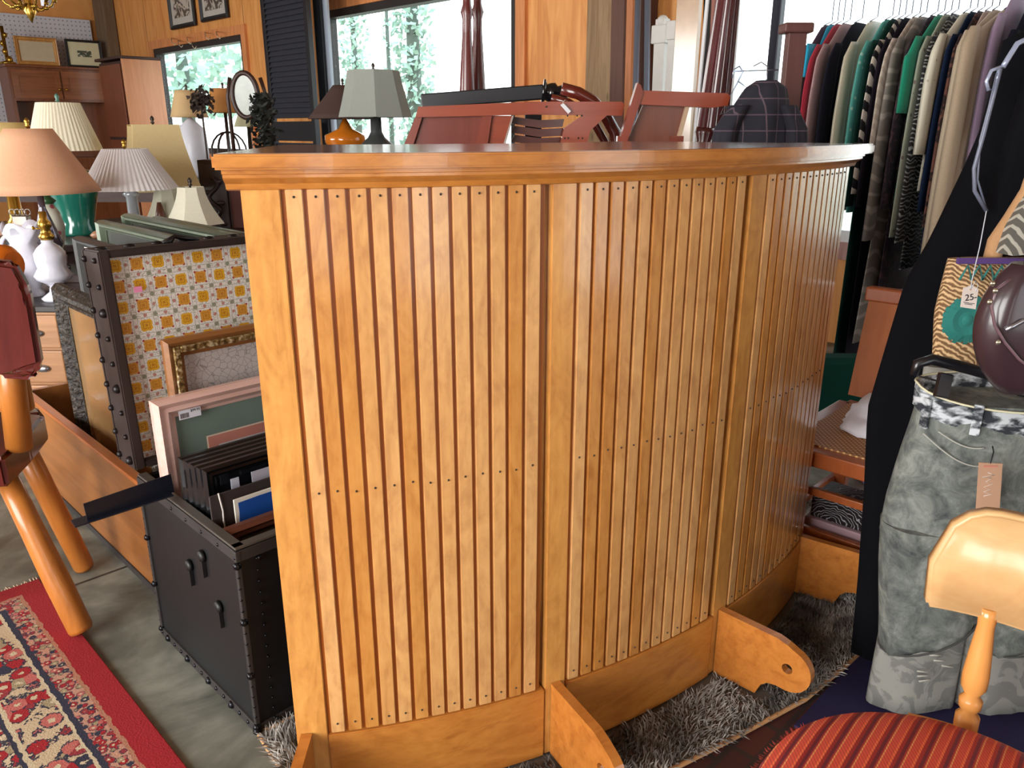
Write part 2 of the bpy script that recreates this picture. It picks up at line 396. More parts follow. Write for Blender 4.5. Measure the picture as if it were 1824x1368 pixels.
M_GRV = wood('a55f20', 1.0, 2, 0.4, 0.2, 0.15)
M_TOP = wood('8b6a58', 0.8, 0, 0.16, 0.6, 0.2)
M_NAIL = plain('2a2018', 0.5)
PA0, PA1 = 8.4, 55.0
joints = [(8.4, 24.2), (24.2, 39.6), (39.6, 56.4)]
stiles = [(8.4, 10.25), (24.25, 25.75), (39.65, 41.3)]
for (p0, p1), (q0, q1) in zip(joints, stiles):
    b = BM(); arcbox(b, q0, q1, BR - 0.03, BR + 0.001, ZB, ZT, 2, 0.0015); part('stile', b, M_HON, bar)
    e = 55.4 if p1 == 56.4 else p1 - 0.42
    b = BM(); arcbox(b, q1 + 0.02, p1 - (0.02 if p1 == 56.4 else 0.30), BR - 0.022, BR - 0.0045, ZK - 0.01, ZT, 12, mi=1)
    N = 13; st = (e - q1 - 0.22)/N
    for i in range(N):
        a = q1 + 0.22 + i*st
        arcbox(b, a, a + st*0.80, BR - 0.006, BR + 0.0015, ZK + 0.002, ZT - 0.001, 1, 0.0012)
        am = a + st*0.4; row2 = 0.60
        for zz in (ZT - 0.022, row2 + random.uniform(-0.003, 0.003), ZK + 0.02):
            c = A(am + random.uniform(-0.03, 0.03), BR + 0.0018, zz); ball(b, c, 0.0018, 1, 1, 1, 6, mi=2)
    part('slat_panel', b, [M_SLAT, M_GRV, M_NAIL], bar)
    b = BM(); arcbox(b, q1 + 0.02, p1 - 0.02, BR - 0.03, BR + 0.004, ZB, ZK, 10, 0.0015); part('kickboard', b, M_HONX, bar)
b = BM(); arcbox(b, 55.45, 56.4, BR - 0.03, BR + 0.001, ZB, ZT, 2, 0.0015); part('stile', b, M_HON, bar)
# returns at both ends, ribs behind the panels
for pa in (8.4, 55.8):
    b = BM(); arcbox(b, pa, pa + 0.6, BR - 0.11, BR - 0.0305, ZB, ZT, 1, 0.001); part('end_board', b, M_HON, bar)
for pa in (24.0, 39.4):
    b = BM(); arcbox(b, pa, pa + 0.8, BR - 0.11, BR - 0.0305, ZB, ZT, 1); part('rib', b, M_HON, bar)
    b = BM(); arcbox(b, pa, pa + 0.8, BR - 0.45, BR - 0.11, ZT - 0.12, ZT, 1); part('knee_brace', b, M_HON, bar)
# bed moulding and top
b = BM()
prof = [(0.0, -0.021), (0.006, -0.019), (0.009, -0.012), (0.018, -0.006), (0.020, -0.004), (0.020, 0.0), (0.024, 0.001), (0.024, 0.006), (-0.02, 0.006), (-0.02, -0.021)]
NN = 40; rg = []
for i in range(NN + 1):
    p = 7.8 + (57.3 - 7.8)*i/NN; rg.append([b.verts.new(A(p, BR + r, ZT + 0.008 + z)) for r, z in prof])
for i in range(NN):
    for k in range(len(prof)): b.faces.new((rg[i][k], rg[i][(k+1) % len(prof)], rg[i+1][(k+1) % len(prof)], rg[i+1][k]))
b.faces.new(rg[0]); b.faces.new(rg[-1][::-1])
part('moulding', b, M_HONX, bar)
b = BM(); arcbox(b, 7.5, 58.6, BR - 0.56, BR + 0.036, ZT + 0.0145, ZT + 0.0335, 48, 0.003); cnt = part('countertop', b, M_HONX, bar)
b = BM(); arcbox(b, 7.7, 58.4, BR - 0.555, BR + 0.032, ZT + 0.0337, ZT + 0.0345, 48); part('polished_surface', b, M_TOP, cnt, label='dark glossy upper face')
# foot-rail brackets
M_BRK = barwood('b6702f', 0)
def bracket(phi, off):
    a = A(phi, BR + 0.002); d = Vector((math.sin(R(phi + off)), -math.cos(R(phi + off)), 0)); s = Vector((d.y, -d.x, 0))
    pts = [(0, 0), (0, 0)]
    out = [(0.0, ZB), (0.095, ZB)]
    out += [(0.105, 0.040), (0.118, 0.052), (0.135, 0.056)]
    out += [(0.155 + 0.048*math.cos(t), 0.103 + 0.048*math.sin(t)) for t in [R(x) for x in range(-90, 76, 15)]]
    out += [(0.150, 0.157), (0.13, 0.163), (0.0, 0.168)]
    hole = [(0.155 + 0.011*math.cos(t), 0.105 + 0.011*math.sin(t)) for t in [2*PI*k/16 for k in range(16)]]
    f = lambda q: a + d*q[0] + Vector((0, 0, q[1])) - s*0.009
    b = BM(); prism(b, [f(q) for q in out], s*0.018, [[f(q) for q in hole]])
    part('foot_rail_bracket', b, M_BRK, bar)
for phi, off in ((9.0, -8), (25.0, 5), (40.6, 6), (55.8, 2)): bracket(phi, off)

# ================================================================== FUR RUG UNDER THE BAR, WOVEN RUG ON THE LEFT
def furmat():
    t = NT('grey_brown_fur'); a = t.noise(t.mapc(), 9, 4, 1.0)
    return t.fin(t.ramp(a, [(0.32, hx('3c3733')), (0.5, hx('77716b')), (0.68, hx('b5b0aa'))]), 0.9)
_h = [PZ(*q, 0.005) for q in ((512, 1385), (480, 1338), (458, 1303))]
hide = [(_h[2].x, _h[2].y), (-0.47, 1.245), (-0.3, 1.405), (0.3, 1.95), (0.9, 2.35), (1.2, 2.1), (1.08, 1.75), (0.86, 1.56), (0.73, 1.44), (0.60, 1.33), (0.42, 1.22), (0.30, 1.15), (0.16, 1.075), (0.0, 0.98), (-0.2, 0.88), (-0.36, 1.02), (_h[0].x, _h[0].y), (_h[1].x, _h[1].y)]
fur = thing('fur_rug', 'shaggy grey brown fur hide rug lying under the curved bar', 'rug', (0.1, 1.4, 0))
b = BM(); prism(b, [(x, y, 0.0) for x, y in hide], (0, 0, 0.009)); part('hide_backing', b, plain('5f554b', 0.9), fur)
b = BM(); tube(b, [(x*1.0, y, 0.006) for x, y in hide], 0.005, 6, closed=True); part('leather_edge', b, plain('b98a5c', 0.8), fur, label='tan leather edge')
def inside(x, y, P):
    c = False; j = len(P) - 1
    for i in range(len(P)):
        if (P[i][1] > y) != (P[j][1] > y) and x < (P[j][0] - P[i][0])*(y - P[i][1])/(P[j][1] - P[i][1]) + P[i][0]: c = not c
        j = i
    return c
V = []; F = []; rnd = random.Random(3)
while len(V) < 46000*4:
    x = rnd.uniform(-0.6, 1.25); y = rnd.uniform(0.8, 2.4)
    r = math.hypot(x - BCX, y - BCY)
    ph_ = math.degrees(math.atan2(x - BCX, BCY - y))
    if not inside(x, y, hide) or (BR - 0.13 < r < BR + 0.016 and 7.5 < ph_ < 57.5) or (BR < r < BR + 0.125 and min(abs(ph_ - c_) for c_ in (25.3, 40.9, 56.0, 8.6)) < 0.7) or (y - x)*Q > 1.20: continue
    nv = noise.noise_vector(Vector((x*7, y*7, 1))); k = len(V)
    d = Vector((nv.x + rnd.uniform(-.6, .6), nv.y + rnd.uniform(-.6, .6), 0.8 if x > -0.36 else 1.3)).normalized()*rnd.uniform(0.012, 0.026)*(1.0 if x > -0.36 else 1.7)
    if not inside(x + d.x*2, y + d.y*2, hide): d = Vector((d.x*1.5, d.y*1.5, d.z*0.4))
    a = rnd.uniform(0, PI); wv = Vector((math.cos(a), math.sin(a), 0))*0.0016
    p = Vector((x, y, 0.008)); V += [p - wv, p + wv, p + d*0.6 + wv*0.6 + Vector((0, 0, 0.002)), p + d]; F.append((k, k+1, k+2, k+3))
me = bpy.data.meshes.new('fur_pile'); M = MW[fur].inverted(); me.from_pydata([M @ v for v in V], [], F); me.materials.append(furmat())
o = bpy.data.objects.new('fur_pile', me); COL.objects.link(o); o.parent = fur; o['kind'] = 'stuff'

def persian():
    t = NT('persian_rug'); v = t.mapc(); o = t.xyz(v)   # local x = n axis: right long edge at x = +RW/2 ; local y = s axis
    e = t.math('MINIMUM', t.math('SUBTRACT', 0.95, t.math('ABSOLUTE', o[0])), t.math('SUBTRACT', 1.25, t.math('ABSOLUTE', o[1])))
    e = t.math('ADD', e, t.math('MULTIPLY', t.math('SUBTRACT', t.noise(v, 60, 2), 0.5), 0.012))
    cream, red, navy, pink = hx('c2b294'), hx('98121c'), hx('2a2a3c'), hx('b56058')
    def flowers(sc, thr, bgc):
        vv = t.vor(v, sc); cc = t.n('ShaderNodeTexVoronoi'); t.t.links.new(v, cc.inputs['Vector']); cc.inputs['Scale'].default_value = sc
        r = t.xyz(cc.outputs['Color'])[0]
        pet = t.ramp(r, [(0.0, red), (0.35, pink), (0.55, navy), (0.7, hx('8d2a30')), (0.88, hx('9a8a6a'))], 'CONSTANT')
        wob = t.math('ADD', vv, t.math('MULTIPLY', t.math('SUBTRACT', t.noise(v, sc*6, 2), 0.5), 0.5))
        c = t.mix(t.math('LESS_THAN', wob, thr), bgc, pet)
        c = t.mix(t.math('LESS_THAN', t.math('ABSOLUTE', t.math('SUBTRACT', wob, thr)), 0.05), c, navy)
        return t.mix(t.math('LESS_THAN', wob, thr*0.35), c, cream)
    field = flowers(17, 0.60, cream); fine = flowers(70, 0.55, hx('b98a74')); mid = flowers(38, 0.6, hx('c8b596'))
    c = field
    for lim, col in ((0.30, mid), (0.213, navy), (0.205, cream), (0.196, flowers(30, 0.62, hx('bfa98a'))), (0.118, cream), (0.112, navy), (0.100, fine), (0.062, hx('a8735a')), (0.054, red)):
        c = t.mix(t.math('LESS_THAN', e, lim), c, col)
    t.bump(t.noise(v, 300, 2), 0.4, 0.003)
    return t.fin(c, 0.95)
rx = NS(Vector((-1.227, 1.783, 0)))
rug = thing('persian_rug', 'red bordered oriental rug with cream floral field on the concrete floor', 'rug', W(rx[0] - 0.95, rx[1] - 1.25 , 0), PI/4)
b = BM(); box(b, rx[0] - 1.9, rx[0], rx[1] - 2.5, rx[1], 0.0, 0.008, 0.002); part('pile', b, persian(), rug, True)
b = BM(); rnd = random.Random(5)
for i in range(260):
    n = rx[0] - 1.9*i/260 - 0.003; tube(b, [(n, rx[1] - 0.003, 0.005), (n + rnd.uniform(-.004, .004), rx[1] + rnd.uniform(0.014, 0.024), 0.002)], 0.0016, 4)
o = part('fringe', b, plain('d9c3a8', 0.9), rug, True); o['kind'] = 'stuff'
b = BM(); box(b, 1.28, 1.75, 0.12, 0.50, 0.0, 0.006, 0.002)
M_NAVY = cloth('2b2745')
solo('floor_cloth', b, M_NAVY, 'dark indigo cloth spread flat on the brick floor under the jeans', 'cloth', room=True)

# ================================================================== LOG CHAIR (left edge)
M_LOG = wood('b26c2c', 0.7, 2, 0.35, 0.3, 0.3, knots=1)
M_MAH = wood('5a1e1a', 0.8, 2, 0.22, 0.6, 0.3, knots=1)
lc = thing('log_chair', 'rustic chair of varnished peeled logs with dark red slab seat at the left edge', 'chair', (-1.15, 1.65, 0))
def logleg(a, c, r0, r1):
    b = BM(); turned(b, a, c, [(r0*0.9, 0), (r0, 0.02), (r0*1.03, 0.3), ((r0 + r1)/2, 0.6), (r1, 1.0)], 18); part('leg', b, M_LOG, lc)
logleg((-0.990, 1.545, 0.018), (-1.135, 1.60, 0.42), 0.027, 0.023)
logleg((-1.135, 1.835, 0.008), (-1.19, 1.76, 0.42), 0.025, 0.026)
logleg((-1.46, 1.52, 0.018), (-1.36, 1.58, 0.42), 0.033, 0.027)
logleg((-1.50, 1.88, 0.0), (-1.40, 1.80, 0.42), 0.030, 0.026)
b = BM(); z0, z1 = 0.385, 0.455
pts = [PY(78, 790, 1.6)]
seat = [(-1.075, 1.53), (-1.10, 1.66), (-1.14, 1.80), (-1.2, 1.87), (-1.38, 1.86), (-1.46, 1.74), (-1.46, 1.58), (-1.36, 1.50), (-1.15, 1.49)]
prism(b, [(x, y, z0) for x, y in seat], (0, 0, z1 - z0)); bmesh.ops.bevel(b, geom=b.edges[:], offset=0.008, segments=2, affect='EDGES'); part('seat', b, M_MAH, lc)
b = BM(); turned(b, (-1.082, 1.60, 0.45), (-1.045, 1.58, 0.72), [(0.027, 0), (0.026, 1)], 18); part('back_post', b, M_LOG, lc)
b = BM(); turned(b, (-1.30, 1.62, 0.45), (-1.30, 1.64, 0.80), [(0.036, 0), (0.034, 1)], 18); part('back_post', b, M_LOG, lc)
b = BM()
sl = [(0.0, 0.0), (0.055, -0.01), (0.075, 0.02), (0.078, 0.18), (0.062, 0.235), (0.02, 0.245), (-0.005, 0.22), (-0.008, 0.03)]
prism(b, [(-1.052 + x*1.05, 1.535 + x*0.3, 0.628 + z) for x, z in sl], (-0.012, 0.035, 0)); bmesh.ops.bevel(b, geom=b.edges[:], offset=0.009, segments=3, affect='EDGES')
part('arm_slab', b, M_MAH, lc, label='dark red polished slab with rounded ends')
b = BM(); turned(b, (-1.035, 1.63, 0.845), (-1.45, 1.70, 0.86), [(0.03, 0), (0.042, 0.04), (0.045, 0.5), (0.04, 1)], 18); part('crest_log', b, wood('e0741a', 0.7, 0, 0.25, 0.5, 0.3), lc, label='bright orange glossy log')
b = BM(); box(b, -1.46, -1.06, 1.625, 1.655, 0.52, 0.80, 0.01); part('back_board', b, M_LOG, lc)

# ================================================================== TRUNKS AND THE PICTURES IN THEM
TN, TS, TL, TD, TH = 0.530, 1.225, 0.80, 0.445, 0.402
M_TRK = plain('0a0a0d', 0.5, 0, 0.0, 0.35); M_TRK2 = plain('2a2524', 0.6, 0, 0, 0.3)
tr = thing('steamer_trunk', 'open black steamer trunk with studded edges holding framed pictures', 'trunk', W(TN + TL/2, TS + TD/2, 0), PI/4)
b = BM(); w_ = 0.014
box(b, TN, TN + TL, TS, TS + w_, 0, TH); box(b, TN, TN + TL, TS + TD - w_, TS + TD, 0, TH); box(b, TN, TN + w_, TS + w_, TS + TD - w_, 0, TH)
box(b, TN + TL - w_, TN + TL, TS + w_, TS + TD - w_, 0, TH); box(b, TN + w_, TN + TL - w_, TS + w_, TS + TD - w_, 0, 0.014)
part('body', b, M_TRK, tr, True)
b = BM(); r_ = 0.006
for a in ((TN - 0.003, TN + TL + 0.003, TS - 0.003, TS + w_ + 0.002), (TN - 0.003, TN + w_ + 0.002, TS, TS + TD)):
    box(b, a[0], a[1], a[2], a[3], TH, TH + 0.005, 0.001)
part('rim_band', b, plain('4a443e', 0.5), tr, True)
b = BM()
for (n, s) in ((TN, TS), (TN, TS + TD), (TN + TL, TS)):
    box(b, n - 0.005, n + 0.005, s - 0.005, s + 0.005, 0.0, TH - 0.002, 0.002)
for z in (0.012, TH - 0.012):
    box(b, TN - 0.004, TN + 0.001, TS, TS + TD, z - 0.012, z + 0.010, 0.001); box(b, TN, TN + TL, TS - 0.004, TS + 0.001, z - 0.012, z + 0.010, 0.001)
part('edge_band', b, M_TRK2, tr, True)
b = BM(); rnd = random.Random(2)
for i in range(14):
    ball(b, (TN - 0.003, TS - 0.003 + TD*i/13, 0.012), 0.005 if i % 3 else 0.009, 1, 1, 1, 8)
    if i % 2 == 0: ball(b, (TN - 0.003, TS + TD*i/13, TH - 0.015), 0.004, 1, 1, 1, 8)
for i in range(16):
    z = 0.02 + (TH - 0.05)*i/15
    for n, s in ((TN - 0.003, TS - 0.003), (TN - 0.003, TS + TD)): ball(b, (n, s, z), 0.003 if i % 5 else 0.008, 1, 1, 1, 8)
    ball(b, (TN + 0.035, TS - 0.003, z), 0.003, 1, 1, 1, 8)
for i in range(1, 20): ball(b, (TN + TL*i/20, TS - 0.003, 0.015), 0.005, 1, 1, 1, 8); ball(b, (TN + TL*i/20, TS - 0.003, TH - 0.03), 0.005, 1, 1, 1, 8)
part('stud', b, plain('17171c', 0.25, 0.6), tr, True).__setitem__('kind', 'stuff')
for (s, z) in ((TS + 0.15, 0.33), (TS + 0.10, 0.24), (TS + 0.22, 0.28)):
    b = BM(); lathe(b, (0, 0, 0), [(0.004, 0), (0.013, 0.002), (0.011, 0.008), (0.004, 0.010)], 12, M=Matrix.Translation((TN - 0.001, s, z)) @ Matrix.Rotation(-PI/2, 4, 'Y'))
    box(b, TN - 0.008, TN - 0.001, s - 0.006, s + 0.006, z - 0.045, z); part('latch_stub', b, M_TRK, tr, True)
# lid stands open behind
def floral():
    t = NT('yellow_floral_paper'); v = t.mapc((1, 1, 1), (R(45), 0, 0)) ; o = t.xyz(t.mapc()); P = 0.0435
    x = t.math('DIVIDE', o[0], P); z = t.math('DIVIDE', o[2], P)
    u = x; q = z
    def cell(a, off=0.0): return t.math('SUBTRACT', t.math('FRACT', t.math('ADD', a, off)), 0.5)
    def rad(a, c): return t.math('SQRT', t.math('ADD', t.math('MULTIPLY', a, a), t.math('MULTIPLY', c, c)))
    cx, cz = cell(u), cell(q); wb = t.math('MULTIPLY', t.math('SUBTRACT', t.noise(t.mapc(), 400, 2), 0.5), 0.12)
    ang = t.math('ARCTAN2', cz, cx); rr = t.math('ADD', t.math('ADD', rad(cx, cz), t.math('MULTIPLY', t.math('COSINE', t.math('MULTIPLY', ang, 4.0)), 0.035)), wb)
    chk = t.math('MODULO', t.math('ADD', t.math('FLOOR', u), t.math('FLOOR', q)), 2.0); chk = t.math('ABSOLUTE', chk)
    c = t.mix(t.math('GREATER_THAN', t.noise(t.mapc(), 330, 1), 0.60), hx('e2ddd6'), hx('b0aca0'))
    lx = t.math('ABSOLUTE', cell(u, 0.5)); lz = t.math('ABSOLUTE', cell(q, 0.5))
    band = t.math('MAXIMUM', t.math('LESS_THAN', t.math('ABSOLUTE', t.math('SUBTRACT', lx, 0.10)), 0.012), t.math('LESS_THAN', t.math('ABSOLUTE', t.math('SUBTRACT', lz, 0.10)), 0.012))
    c = t.mix(band, c, hx('a9a79c'))
    d1 = t.math('ADD', rad(cell(u, 0.5), cell(q, 0.5)), wb); c = t.mix(t.math('LESS_THAN', d1, 0.11), c, hx('8d8f78'))
    d2 = t.math('ADD', rad(cell(u, 0.5), cz), wb); c = t.mix(t.math('LESS_THAN', d2, 0.085), c, hx('b98274'))
    d3 = t.math('ADD', rad(cx, cell(q, 0.5)), wb); c = t.mix(t.math('LESS_THAN', d3, 0.085), c, hx('b98274'))
    ax, az = t.math('SUBTRACT', t.math('ABSOLUTE', cx), 0.26), t.math('SUBTRACT', t.math('ABSOLUTE', cz), 0.26)
    c = t.mix(t.math('MULTIPLY', t.math('LESS_THAN', rad(ax, az), 0.06), chk), c, hx('a33a3c'))
    c = t.mix(t.math('LESS_THAN', rr, 0.31), c, t.mix(chk, hx('d9a31d'), hx('cf9232')))
    c = t.mix(t.math('LESS_THAN', t.math('ABSOLUTE', t.math('SUBTRACT', rr, 0.17)), 0.025), c, hx('b9781c'))
    c = t.mix(t.math('LESS_THAN', rr, 0.06), c, hx('a86a20'))
    return t.fin(c, 0.6)
LZ0, LZ1, LS = 0.415, 0.885, TS + TD
lean = Matrix.Translation((0, LS, LZ0)) @ Matrix.Rotation(R(-2.5), 4, 'X') @ Matrix.Translation((0, -LS, -LZ0))
b = BM(); N0, N1 = TN - 0.005, TN + TL + 0.005; dp = 0.10
box(b, N0, N1, LS + dp - 0.012, LS + dp, LZ0, LZ1); box(b, N0, N0 + 0.022, LS + 0.0, LS + dp - 0.012, LZ0, LZ1); box(b, N1 - 0.02, N1, LS, LS + dp - 0.012, LZ0, LZ1)
box(b, N0 + 0.022, N1 - 0.02, LS, LS + dp - 0.012, LZ0, LZ0 + 0.016); box(b, N0 + 0.022, N1 - 0.02, LS, LS + dp - 0.012, LZ1 - 0.016, LZ1)
bmesh.ops.transform(b, matrix=lean, verts=b.verts); bmesh.ops.bevel(b, geom=b.edges[:], offset=0.003, segments=2, affect='EDGES')
lid = part('lid', b, wood('2c1f1c', 0.8, 2, 0.55, 0, 0.4), tr, True)
b = BM(); box(b, N0 + 0.022, N1 - 0.02, LS + 0.022, LS + 0.028, LZ0 + 0.016, LZ1 - 0.016); bmesh.ops.transform(b, matrix=lean, verts=b.verts)
part('lining_paper', b, floral(), lid, True, 'white paper with yellow medallion flowers')
b = BM(); rnd = random.Random(9)
for i in range(9):
    z = LZ0 + 0.02 + (LZ1 - LZ0 - 0.04)*i/8; ball(b, (N0 - 0.002, LS + 0.02, z), 0.010 if i % 3 == 0 else 0.006, 1, 1, 1, 8); ball(b, (N0 - 0.002, LS + 0.08, z), 0.007, 1, 1, 1, 8)
for i in range(14): ball(b, (N0 + 0.02 + TL*i/14, LS + 0.04, LZ1 + 0.001), 0.007, 1.8, 1, 0.7, 8)
for k in range(3): tube(b, [(N0 + 0.14 + 0.008*k, LS + 0.03, LZ1), (N0 + 0.17, LS + 0.035, LZ1 + 0.012), (N0 + 0.22, LS + 0.03, LZ1)], 0.005, 6)
bmesh.ops.transform(b, matrix=lean, verts=b.verts)
part('lid_hardware', b, plain('1b1617', 0.4, 0.4), lid, True)['kind'] = 'stuff'
b = BM(); p = PS(249, 516, LS + 0.018); q = NS(p); box(b, q[0] - 0.008, q[0] + 0.008, LS + 0.010, LS + 0.0125, q[2] - 0.006, q[2] + 0.006)
bmesh.ops.transform(b, matrix=lean, verts=b.verts); part('price_sticker', b, plain('e58bb4', 0.6), lid, True, 'small pink price sticker')

def frame(name, label, n0, n1, z0, z1, s, th, prof_w, mat, inner, lean_deg=0, group=None, cat='picture frame', mats_w=0.0, matc=None, extra=None, along='n', rings=None):
    """picture frame standing in a plane; four mitred rails with a stepped profile, backing and picture inside"""
    L = lambda bm: bmesh.ops.transform(bm, matrix=Matrix.Translation((0, s, z0)) @ Matrix.Rotation(R(-lean_deg), 4, 'X') @ Matrix.Translation((0, -s, -z0)), verts=bm.verts)
    if along == 's':
        S = Matrix.Translation((0, 0, 0)); sw = Matrix(((0, 1, 0, 0), (1, 0, 0, 0), (0, 0, 1, 0), (0, 0, 0, 1)))
        L0 = L; L = lambda bm: (L0(bm), bmesh.ops.transform(bm, matrix=sw, verts=bm.verts))
    c = ((n0 + n1)/2, s); c = W(c[1], c[0], z0) if along == 's' else W(c[0], c[1], z0)
    t = thing(name, label, cat, c, PI/4, group)
    b = BM(); prof = rings or [(0, 0.0), (0, -0.5), (0.18, -1.0), (0.4, -0.75), (0.6, -0.8), (0.85, -0.35), (1.0, -0.3), (1.0, 0.0)]
    lp = []
    for a, d in prof:
        a *= prof_w; y = s + d*th
        lp.append([b.verts.new(p) for p in ((n0 + a, y, z0 + a), (n1 - a, y, z0 + a), (n1 - a, y, z1 - a), (n0 + a, y, z1 - a))])
    for i in range(len(lp)):
        A_, B_ = lp[i], lp[(i + 1) % len(lp)]
        for k in range(4): b.faces.new((A_[k], A_[(k+1) % 4], B_[(k+1) % 4], B_[k]))
    L(b); part('frame_rails', b, mat, t, True)
    a = prof_w*0.9; b = BM(); box(b, n0 + a, n1 - a, s - 0.22*th, s - 0.02*th, z0 + a, z1 - a); L(b); part('picture', b, inner, t, True)
    if mats_w:
        y0 = s - 0.24*th; e = a; b = BM()
        for wd, mt in zip(mats_w, matc):
            e += wd; y0 -= 0.0008; b = BM(); box(b, n0 + e, n1 - e, y0, y0 + 0.0006, z0 + e, z1 - e); L(b); part('mat_layer', b, mt, t, True)
    if extra: extra(t, L, s - th)
    return t
M_GOLDF = NT('carved_gold'); _a = M_GOLDF.noise(M_GOLDF.mapc(), 90, 3); M_GOLDF.bump(_a, 0.9, 0.006)
M_GOLDF = M_GOLDF.fin(M_GOLDF.ramp(_a, [(0.35, hx('5a4423')), (0.5, hx('9c7e4c')), (0.65, hx('e0d2ad'))]), 0.3, 0.5)
def crackle():
    t = NT('crackle_mat'); v = t.mapc(); d = t.vor(v, 75, 'DISTANCE_TO_EDGE'); return t.fin(t.mix(t.ramp(d, [(0.02, 0.0), (0.05, 1.0)]), hx('8e8884'), hx('bdb6b3')), 0.6)
g0 = NS(PS(285, 605, 1.640)); 
def band(t, L, y):
    b = BM(); a0, a1, c0, c1, e = g0[0] + 0.016, 1.05 - 0.016, 0.016, g0[2] - 0.016, 0.014
    for q in ((a0, a0 + e, c0, c1), (a1 - e, a1, c0, c1), (a0 + e, a1 - e, c1 - e, c1)): box(b, q[0], q[1], y - 0.004, y + 0.012, q[2], q[3], 0.002)
    L(b); part('carved_band', b, M_GOLDF, t, True, 'tarnished silver-gold carved band')
frame('picture_frame', 'carved gold and brown picture frame with crackled grey mat, tallest in the black trunk', g0[0], 1.05, 0.016, g0[2], 1.640, 0.020, 0.042, wood('8a5a30', 0.9, 0, 0.35, 0.2), crackle(), 0, mats_w=(0.11, 0.01, 0.012), matc=(plain('42424c', 0.6), plain('9a8382', 0.6), plain('c3bcc0', 0.6)), extra=band)
p0 = NS(PS(246, 718, 1.595)); p0 = (max(p0[0], 0.5465), p0[1], p0[2])
def pricelab(t, L, y):
    y += 0.0125
    b = BM(); X, Z_ = p0[0], p0[2]; box(b, X + 0.05, X + 0.097, y - 0.001, y, Z_ - 0.052, Z_ - 0.030); L(b); lb = part('price_label', b, plain('dadbe6', 0.5), t, True, 'white bar-code price label'); MW[lb] = MW[t]
    b = BM(); rnd = random.Random(4); x = X + 0.053
    while x < X + 0.071: wd = rnd.choice((0.0006, 0.001)); box(b, x, x + wd, y - 0.0013, y - 0.001, Z_ - 0.0495, Z_ - 0.039); x += wd + 0.0009
    L(b); part('bar_code', b, M_BLK, lb, True)
    text_part('$99.95', 0.0075, Matrix.Translation((X + 0.075, y - 0.0013, Z_ - 0.039)) @ Matrix.Rotation(PI/2, 4, 'X'), M_BLK, lb, 'price_text', True)
def text_part(txt, size, M, mat, parent, name, room=False, depth=0.0002):
    cu = bpy.data.curves.new('t', 'FONT'); cu.body = txt; cu.size = size; cu.extrude = depth
    o = bpy.data.objects.new('t', cu); COL.objects.link(o); bpy.context.view_layer.update()
    me = bpy.data.meshes.new_from_object(o.evaluated_get(bpy.context.evaluated_depsgraph_get())); bpy.data.objects.remove(o)
    b = BM(); b.from_mesh(me); bmesh.ops.transform(b, matrix=M, verts=b.verts); return part(name, b, mat, parent, room)
frame('picture_frame', 'wide whitewashed pink frame with grey-green mat and price label in the black trunk', p0[0], 1.0, 0.016, p0[2], 1.595, 0.028, 0.045, wood('d9b3a8', 0.9, 0, 0.35, 0.3, 0.1), plain('6c7c72', 0.5), 0,
      mats_w=(0.065, 0.003, 0.022), matc=(plain('d6c2b0', 0.6), plain('bc7a6c', 0.6), plain('b9b2b4', 0.5)), extra=pricelab)
M_BF = plain('0d0e11', 0.25, 0, 0.5)
for i in range(5):
    s = 1.485 - 0.021*i
    frame('picture_frame', 'glossy black picture frame, %s of the row of five in the trunk' % ('rearmost', 'second from the back', 'middle one', 'second from the front', 'foremost')[i], 0.5465 + 0.002*i, 0.90, 0.016, 0.497, s, 0.016, 0.028, M_BF, plain('101216', 0.15, 0, 0.6), 0, 'black picture frames in the trunk',
          mats_w=(0.03, 0.004) if i == 4 else 0.0, matc=(plain('0c0c10', 0.2), plain('15151a', 0.3)) if i == 4 else None)
b = BM(); box(b, 0.600, 0.617, 1.3735, 1.3745, 0.44, 0.468); solo('paper_slip', b, plain('b9bfd0', 0.5), 'small pale paper slip against the foremost black frame', 'paper', room=True)
b = BM(); box(b, 0.643, 0.70, 1.372, 1.3735, 0.448, 0.470); solo('paper_slip', b, plain('b4b4c2', 0.5), 'long pale paper strip right of the small slip on the foremost black frame', 'paper', room=True)
b = BM(); box(b, 0.5465, 0.80, 1.353, 1.358, 0.016, 0.455, 0.001); mt = solo('mat_board', b, plain('2f2422', 0.8), 'dark brown mat board tied with white string in the trunk', 'mat board', room=True)
b = BM(); tube(b, [(0.565, 1.354, 0.457), (0.564, 1.3505, 0.452), (0.568, 1.3505, 0.42), (0.567, 1.3505, 0.40), (0.57, 1.3505, 0.30)], 0.0016, 6); part('string', b, plain('c9c2bd', 0.9), mt, True, 'white string')
b = BM(); box(b, 0.588, 0.80, 1.343, 1.347, 0.016, 0.438, 0.0006); bp = solo('painting', b, plain('ddd8cc', 0.8), 'deep blue painting with ragged white border in the trunk', 'painting', room=True)
b = BM(); pts = [(0.596, 0.43), (0.64, 0.431), (0.70, 0.430), (0.79, 0.43), (0.79, 0.28), (0.594, 0.28), (0.5955, 0.33), (0.594, 0.38), (0.5965, 0.41)]; prism(b, [(x, 1.3428, z) for x, z in pts], (0, -0.0004, 0)); part('blue_field', b, plain('0f4a9c', 0.6), bp, True)
frame('picture_frame', 'reddish brown wooden picture frame lying foremost in the black trunk', 0.5465, 0.93, 0.05, 0.408, 1.328, 0.022, 0.032, wood('5c3325', 0.9, 0, 0.4, 0.2), plain('6a6054', 0.4), -3)
